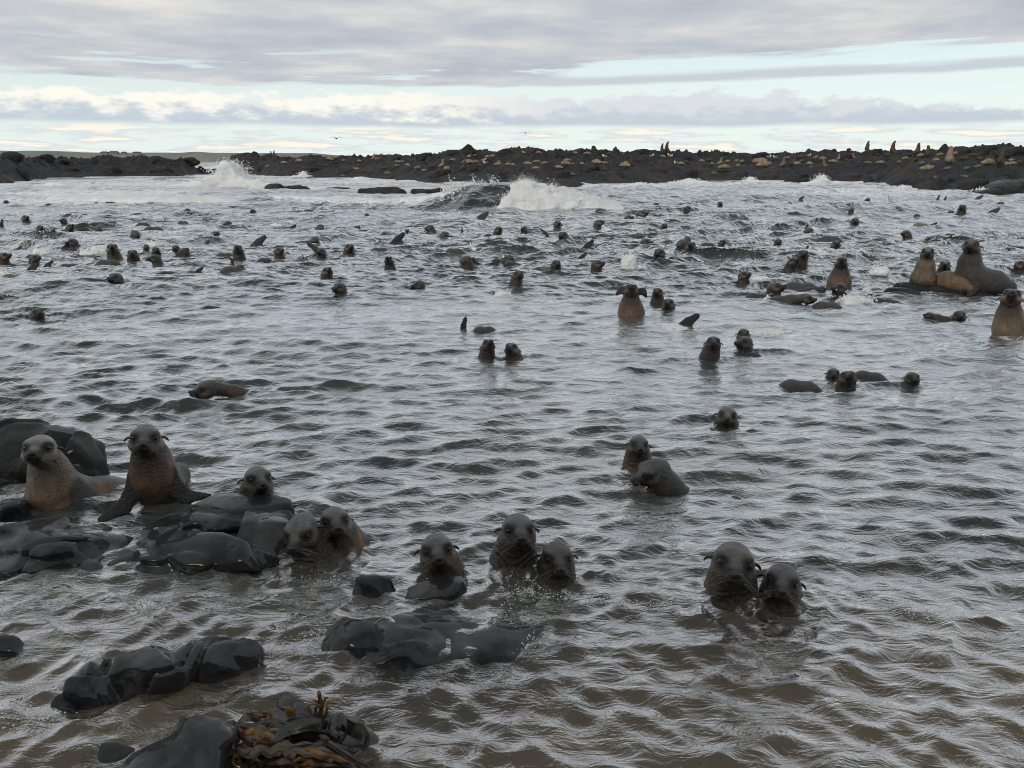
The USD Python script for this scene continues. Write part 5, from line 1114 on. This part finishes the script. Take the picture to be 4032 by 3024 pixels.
# bubbly edges near the shore: little beads of foam
def beads(label, pxy, n_, r0, seed, spread=(0.05, 0.03)):
    r_ = np.random.default_rng(seed); pts = []
    for _ in range(n_):
        i = r_.uniform(0, len(pxy) - 1); a = int(i); f = i - a
        b = P(*(np.array(pxy[a]) * (1 - f) + np.array(pxy[min(a + 1, len(pxy) - 1)]) * f))
        b = b + (r_.normal(0, spread[0]), r_.normal(0, spread[1]), 0); b[2] = 0.6 * 0 + r_.uniform(-0.004, 0.018); pts.append(b)
    tag(obj('foam_beads', drops(np.array(pts), r0, seed), MAT['drop'], '/World', False), label, 'foam', None, 'stuff')
    for q in pxy: FOAMS.append((P(*q)[:2], (0.10, 0.05), 0.25))
beads('line of bubbly foam on the ripple right of the flat slab', [(505, 590), (530, 592), (570, 597), (610, 604), (640, 607), (668, 606)], 300, 0.0026, 61, (0.05, 0.02))
beads('bubbles streaming off the right edge of the flat slab', [(505, 592), (515, 615), (530, 640), (545, 655)], 120, 0.0026, 62)
beads('sparkling foam patch right of the two nearest seals', [(868, 596), (890, 606), (915, 612), (938, 617)], 220, 0.0026, 63, (0.06, 0.03))
beads('churned foam between the long cracked boulder and the flat slab', [(255, 645), (275, 655), (300, 650), (315, 640), (320, 622)], 300, 0.0026, 64, (0.06, 0.04))
beads('foam washing in at the left edge before the cracked boulder', [(2, 705), (18, 718), (35, 722), (50, 730)], 220, 0.0026, 65, (0.05, 0.03))
beads('froth around the two hugging pups', [(285, 580), (310, 584), (335, 580), (355, 575)], 120, 0.0026, 66, (0.05, 0.03))
beads('foam specks around the three heads', [(420, 582), (450, 584), (485, 578), (520, 578)], 100, 0.0026, 67, (0.05, 0.02))

# ------------------------------------------------------------------ bull kelp on the bottom rock
def kelp_mat(name, c0, c1, rough):
    g = G(); gp = g.add('texture_coordinate', 'object'); n = g.noise(gp, 16.0, 5.0, 0.62)
    c = g.mixc(g.step(n, 0.35, 0.66), c0, c1)
    return g.out(name, g.add('principled_bsdf', 'BSDF', base_color=c, roughness=rough, specular_ior_level=0.55, normal=g.add('bump', 'normal', height=n, strength=0.3, distance=0.01)))
MAT['kelpdark'] = kelp_mat('kelp_dark', (0.010, 0.009, 0.008), (0.028, 0.024, 0.020), 0.25)
MAT['kelpgrey'] = kelp_mat('kelp_grey', (0.022, 0.020, 0.018), (0.050, 0.044, 0.037), 0.30)
MAT['kelpgold'] = kelp_mat('kelp_gold', (0.085, 0.040, 0.009), (0.20, 0.105, 0.022), 0.38)
MAT['kelpbrown'] = kelp_mat('kelp_brown', (0.035, 0.020, 0.010), (0.105, 0.062, 0.032), 0.36)
def spline(pts, n):
    pts = np.asarray(pts, float); m = len(pts); q = np.vstack([2 * pts[0] - pts[1], pts, 2 * pts[-1] - pts[-2]]); out = []
    for i in np.linspace(0, m - 1 - 1e-6, n):
        k = int(i); t = i - k; a, b, c_, d = q[k], q[k + 1], q[k + 2], q[k + 3]
        out.append(0.5 * (2 * b + (c_ - a) * t + (2 * a - 5 * b + 4 * c_ - d) * t * t + (3 * b - a - 3 * c_ + d) * t ** 3))
    return np.array(out)
def ribbon(pts, wid, side, th=0.004, n=26, taper=(0.95, 0.7), ruffle=0.0, seed=0, twist=0.0, cols=5):
    c = spline(pts, n); r_ = np.random.default_rng(seed); ph = r_.uniform(0, 6, 3); side = unit(side)
    top, bot = [], []
    for i in range(n):
        s = i / (n - 1); T_ = unit(c[min(i + 1, n - 1)] - c[max(i - 1, 0)])
        sd = unit(side - T_ * (side @ T_)); nn = np.cross(T_, sd)
        a = twist * s; sd, nn = sd * math.cos(a) + nn * math.sin(a), nn * math.cos(a) - sd * math.sin(a)
        w = wid * (taper[0] + (1 - taper[0]) * min(s * 4, 1)) * (taper[1] + (1 - taper[1]) * min((1 - s) * 3, 1)) * (1 + 0.10 * math.sin(9 * s + ph[0]))
        for j in range(cols):
            f = j / (cols - 1) * 2 - 1
            o = c[i] + sd * w * f * 0.5 + nn * (ruffle * f * f * math.sin(14 * s + ph[1] + (2.1 if f > 0 else 0)) - 0.03 * w * f * f)
            k = th * (1 - 0.75 * abs(f)); top.append(o + nn * k); bot.append(o - nn * k)
    V = np.array(top + bot); o = n * cols; F = []
    for i in range(n - 1):
        for j in range(cols - 1):
            a, b, c2, d = i * cols + j, i * cols + j + 1, (i + 1) * cols + j + 1, (i + 1) * cols + j
            F += [(a, b, c2), (a, c2, d), (a + o, c2 + o, b + o), (a + o, d + o, c2 + o)]
    def wall(l):
        for a, b in zip(l[:-1], l[1:]): F.extend([(a, a + o, b + o), (a, b + o, b)])
    wall([i * cols for i in range(n)]); wall([i * cols + cols - 1 for i in range(n)][::-1]); wall(list(range(cols))[::-1]); wall([(n - 1) * cols + j for j in range(cols)])
    return V, np.array(F)
KO = P(310, 745)
kelp = thing('bull_kelp', KO)
def K(u, v, z): return P(152.4 + u * 0.1148, 685.7 + v * 0.1148, z) - KO
def blade(mat, pts, wid, side, name='blade', **kw):
    m = ribbon([K(*p) for p in pts], wid * 0.55, side, **kw); obj(name, m, MAT[mat], kelp.GetPath(), True)
R_, U_, A_ = np.array([1.0, 0, 0]), np.array([0, 0, 1.0]), np.array([0, 1.0, 0])
blade('kelpdark', [(1060, 480, 0.10), (1160, 390, 0.13), (1300, 345, 0.15), (1440, 330, 0.15), (1520, 350, 0.12)], 0.075, (0.1, 0.75, 0.65), twist=0.2)
blade('kelpdark', [(1060, 560, 0.03), (1200, 470, 0.07), (1350, 450, 0.09), (1520, 450, 0.08), (1600, 520, 0.04)], 0.10, (0.0, -0.25, 1.0), ruffle=0.003)
blade('kelpdark', [(1560, 560, 0.0), (1535, 420, 0.08), (1555, 310, 0.145), (1625, 268, 0.165), (1690, 330, 0.135), (1680, 440, 0.08), (1600, 520, 0.03)], 0.055, (0.15, 1.0, 0.25), n=36, taper=(1, 1))
blade('kelpdark', [(1660, 330, 0.13), (1740, 380, 0.11), (1800, 400, 0.09), (1840, 470, 0.05), (1800, 560, 0.0)], 0.085, (0.2, 0.4, 0.9))
blade('kelpgrey', [(1840, 380, 0.08), (1870, 450, 0.05), (1850, 560, 0.01), (1800, 640, -0.01)], 0.032, (1, 0.3, 0))
blade('kelpdark', [(1080, 215, 0.02), (1090, 150, 0.07), (1160, 125, 0.09), (1250, 145, 0.08), (1320, 200, 0.02)], 0.07, (0.1, 1.0, 0.2))
blade('kelpgrey', [(1180, 260, 0.06), (1230, 200, 0.10), (1300, 195, 0.105), (1370, 235, 0.08), (1410, 290, 0.03)], 0.075, (-0.1, 0.9, 0.4))
blade('kelpgrey', [(740, 330, 0.05), (790, 285, 0.08), (860, 275, 0.09), (940, 310, 0.05)], 0.055, (0.1, 0.9, 0.4))
blade('kelpgold', [(720, 350, 0.08), (820, 362, 0.08), (930, 368, 0.08), (1010, 330, 0.10), (1045, 270, 0.12), (1010, 230, 0.12), (930, 245, 0.10), (860, 270, 0.08)], 0.030, (0.0, 0.3, 1.0), n=40, ruffle=0.003)
blade('kelpgold', [(820, 230, 0.10), (880, 245, 0.11), (960, 265, 0.11), (1030, 250, 0.10)], 0.028, (0, 0.5, 0.9), ruffle=0.003)
blade('kelpgold', [(1190, 190, 0.115), (1200, 230, 0.10), (1210, 275, 0.08)], 0.055, (1, 0.2, 0), taper=(0.1, 0.9))
blade('kelpgold', [(840, 400, 0.09), (900, 410, 0.10), (980, 440, 0.09), (1040, 500, 0.05)], 0.060, (0.1, 0.7, 0.6), ruffle=0.003)
blade('kelpbrown', [(700, 380, 0.07), (760, 430, 0.08), (860, 480, 0.08), (980, 500, 0.07), (1060, 490, 0.06)], 0.05, (0, 0.5, 0.85), ruffle=0.003)
blade('kelpdark', [(640, 400, 0.03), (680, 500, 0.02), (660, 620, 0.0)], 0.07, (1, 0.2, 0.1))
blade('kelpgold', [(900, 600, 0.05), (820, 580, 0.06), (740, 590, 0.06), (700, 640, 0.04), (720, 690, 0.02)], 0.028, (0.1, 0.5, 0.85), n=30, ruffle=0.004)
blade('kelpbrown', [(620, 370, 0.08), (680, 340, 0.09), (730, 330, 0.08)], 0.05, (0, 0.7, 0.7), ruffle=0.003)
blade('kelpdark', [(840, 720, 0.02), (900, 640, 0.06), (1000, 540, 0.09), (1120, 490, 0.10), (1200, 480, 0.09)], 0.10, (0.5, -0.5, 0.7), n=30)
blade('kelpbrown', [(1000, 720, 0.02), (1080, 610, 0.06), (1180, 540, 0.085), (1340, 510, 0.095), (1530, 490, 0.10)], 0.085, (0.3, -0.6, 0.7), n=30, ruffle=0.003)
blade('kelpdark', [(1500, 500, 0.09), (1620, 560, 0.08), (1740, 640, 0.05), (1860, 720, 0.01)], 0.11, (-0.4, -0.6, 0.6), n=28)
blade('kelpgrey', [(1530, 485, 0.105), (1640, 560, 0.09), (1760, 640, 0.06), (1880, 700, 0.01)], 0.028, (0.3, 0.6, 0.7))
rk = np.random.default_rng(9)
for i, (u0, v0, u1, v1, m) in enumerate([(980, 680, 1300, 690, 'kelpbrown'), (1120, 690, 1420, 630, 'kelpgold'), (1220, 655, 1600, 625, 'kelpbrown'), (1340, 600, 1560, 585, 'kelpbrown'), (1240, 700, 1500, 680, 'kelpgold'), (1440, 690, 1620, 650, 'kelpgrey'), (1210, 630, 1330, 570, 'kelpgrey'), (1350, 565, 1600, 560, 'kelpgold'),
                                        (760, 620, 900, 600, 'kelpgrey'), (850, 640, 960, 690, 'kelpbrown'), (1140, 530, 1160, 680, 'kelpgold'), (1060, 640, 1180, 600, 'kelpdark'), (1600, 690, 1800, 715, 'kelpdark'), (1720, 540, 1740, 620, 'kelpgrey'), (700, 480, 712, 590, 'kelpgrey'), (780, 530, 860, 560, 'kelpgold'), (1300, 720, 1650, 700, 'kelpbrown'), (880, 540, 980, 560, 'kelpbrown')]):
    z0 = 0.055 + 0.02 * rk.random(); mu, mv = (u0 + u1) / 2, (v0 + v1) / 2 - rk.uniform(8, 28)
    blade(m, [(u0, v0, z0 * 0.6), (mu, mv, z0 + 0.02), (u1, v1, z0 * 0.7)], rk.uniform(0.014, 0.028), (0.1, 0.6, 0.8), n=16, ruffle=0.004, seed=i + 3, taper=(0.3, 0.1))
for i in range(22):
    u0 = rk.uniform(650, 1780); v0 = rk.uniform(360, 720); L = rk.uniform(90, 260); a = rk.uniform(-0.5, 0.5); m = ['kelpdark', 'kelpdark', 'kelpbrown', 'kelpbrown', 'kelpgold', 'kelpgrey'][int(rk.integers(0, 6))]
    z0 = 0.075 * max(0.15, 1 - ((u0 + 0.5 * L - 1220) / 640) ** 2)
    u1, v1 = u0 + L * math.cos(a), v0 + L * 0.5 * math.sin(a)
    blade(m, [(u0, v0, z0 * rk.uniform(0.3, 0.9)), (u0 + (u1 - u0) * 0.35, (v0 + v1) / 2 - rk.uniform(10, 60), z0 + rk.uniform(0.0, 0.03)), (u0 + (u1 - u0) * 0.7, (v0 + v1) / 2 - rk.uniform(0, 40), z0 + rk.uniform(-0.01, 0.02)), (u1, v1, z0 * rk.uniform(0.2, 0.8))], rk.uniform(0.018, 0.055), (rk.uniform(-0.4, 0.4), rk.uniform(0.3, 1), rk.uniform(0.1, 1)), n=20, ruffle=rk.uniform(0.0005, 0.003), seed=i + 50, taper=(rk.uniform(0.3, 0.9), rk.uniform(0.1, 0.5)), twist=rk.uniform(-0.8, 0.8))
for i in range(16):                                            # long broad straps draped over the clump
    u0 = rk.uniform(600, 1300); v0 = rk.uniform(330, 640); L = rk.uniform(320, 620); a = rk.uniform(-0.35, 0.6); m = ['kelpbrown', 'kelpdark', 'kelpbrown', 'kelpgold', 'kelpdark'][i % 5]
    u1, v1 = u0 + L * math.cos(a), v0 + L * 0.45 * math.sin(a); zz = lambda u: 0.085 * max(0.1, 1 - ((u - 1200) / 680) ** 2)
    ps = [(u0 + (u1 - u0) * f, v0 + (v1 - v0) * f - h_ * 45, zz(u0 + (u1 - u0) * f) + h_ * 0.007 + 0.024) for f, h_ in ((0, -0.3), (0.22, rk.uniform(0.2, 1.0)), (0.45, rk.uniform(-0.2, 0.5)), (0.7, rk.uniform(0.2, 1.1)), (1, -0.4))]
    blade(m, ps, rk.uniform(0.030, 0.055), (rk.uniform(-0.3, 0.3), rk.uniform(0.4, 1), rk.uniform(0.4, 1.0)), n=34, ruffle=rk.uniform(0.0005, 0.002), seed=i + 120, taper=(0.8, 0.6), twist=rk.uniform(-0.35, 0.35))
m_ = surface_nets(lambda p: smin(lump_sdf(p, (0.0, 0.02, -0.02), (0.24, 0.11, 0.065)), lump_sdf(p, (-0.08, 0.05, 0.0), (0.11, 0.10, 0.07)), 0.04) + 0.035 * (fbm3(p * 12, 3, 5) - 0.5), (-0.4, -0.2, -0.12), (0.4, 0.25, 0.12), 0.012)
obj('holdfast', m_, MAT['kelpdark'], kelp.GetPath(), True)
blade('kelpgold', [(1480, 250, 0.03), (1465, 150, 0.10), (1450, 60, 0.17)], 0.028, (1, 0.2, 0), name='stipe', th=0.010, taper=(1, 0.8))
for u1, v1, z1 in ((1530, 100, 0.13), (1390, 130, 0.11), (1340, 180, 0.06), (1620, 160, 0.08), (1550, 210, 0.04), (1420, 200, 0.06)):
    blade('kelpgold', [(1475, 190, 0.08), ((1475 + u1) / 2, (190 + v1) / 2 - 25, 0.10), (u1, v1, z1)], 0.016, (0.2, 0.7, 0.6), name='frond', n=12, th=0.005, taper=(0.8, 0.1), seed=int(u1))
blade('kelpbrown', [(1500, 290, 0.05), (1515, 230, 0.09), (1525, 180, 0.12)], 0.014, (1, 0, 0), name='stipe', th=0.006)
tag(kelp, 'tangled clump of glossy bull kelp, dark straps and golden ribbons, at the bottom', 'kelp')
for u0, v0, u1, v1, lab in ((170, 430, 330, 340, 'black kelp strap arching from the water left of the main kelp clump'),):
    t = thing('kelp_strap', P(180, 735)); b0 = P(180, 735)
    obj('blade', ribbon([P(152.4 + u * .1148, 685.7 + v * .1148, z) - b0 for u, v, z in ((180, 440, 0.0), (190, 370, 0.05), (250, 330, 0.075), (330, 345, 0.02))], 0.05, (0.1, 1, 0.2), n=20), MAT['kelpdark'], t.GetPath()); tag(t, lab, 'kelp')
for u0, v0, u1, v1, lab in ((425, 385, 370, 245, 'thin bare twig standing behind the bottom boulder, left one'), (550, 370, 525, 300, 'thin forked twig standing behind the bottom boulder, right one')):
    a = P(152.4 + u0 * .1148, 685.7 + v0 * .1148, 0.0); b = PD(152.4 + u1 * .1148, 685.7 + v1 * .1148, a[1])
    t = thing('twig', a); obj('stem', tube([(0, 0, -0.03), 0.5 * (b - a) + (0.004, 0, 0), b - a], [0.004, 0.003, 0.0012], 5), MAT['kelpdark'], t.GetPath())
    obj('side_shoot', tube([0.7 * (b - a), 0.7 * (b - a) + (0.018, 0, 0.016)], [0.0025, 0.001], 4), MAT['kelpdark'], t.GetPath()); tag(t, lab, 'twig')
# ------------------------------------------------------------------ build the water last, once foam and shallow spots are known
x, y, cell = water_grid()
X, Y, Z = sea(x, y, cell)
fo = foam_at(x, y)
cl = 0.62 * sstep(y, 4.6, 2.4) * (0.35 + 1.1 * fbm2(x, y, 0.7, 3, 93))
for c, r, s in CLEARS: cl = np.maximum(cl, s * sstep(blob(x, y, c, r), 0.1, 0.55))
sa = np.clip(sstep(y, 4.1, 2.2) * (0.55 + 0.5 * sstep(x, -2.5, 1.5)) + 0.14 * sstep(y, 9, 4), 0, 1) * (0.6 + 0.6 * fbm2(x, y, 0.9, 3, 91))
water = obj('water', gridmesh(X, Y, Z), MAT['water'], smooth=True, foam=fo.ravel(), clear=cl.ravel(), sandy=np.clip(sa, 0, 1).ravel(), chop=(sstep(np.hypot(x, y), 9, 18) * sstep(np.hypot(x, y), 400, 120)).ravel(), mud=sstep(fbm2(x, y, 0.8, 4, 97), 0.33, 0.67).ravel())
tag(water, 'choppy grey green sea running from the rocks to the reef', 'sea', kind='structure')
bx, by = np.meshgrid(np.linspace(-60, 60, 120), np.linspace(0.2, 140, 120))
bz = -0.28 - 0.10 * np.clip(by - 2, 0, 30) + 0.10 * (fbm2(bx, by, 0.8, 3, 95) - 0.5)
tag(obj('seabed', gridmesh(bx, by, bz), MAT['sand']), 'pale sandy bottom under the shallow water', 'seabed', kind='structure')
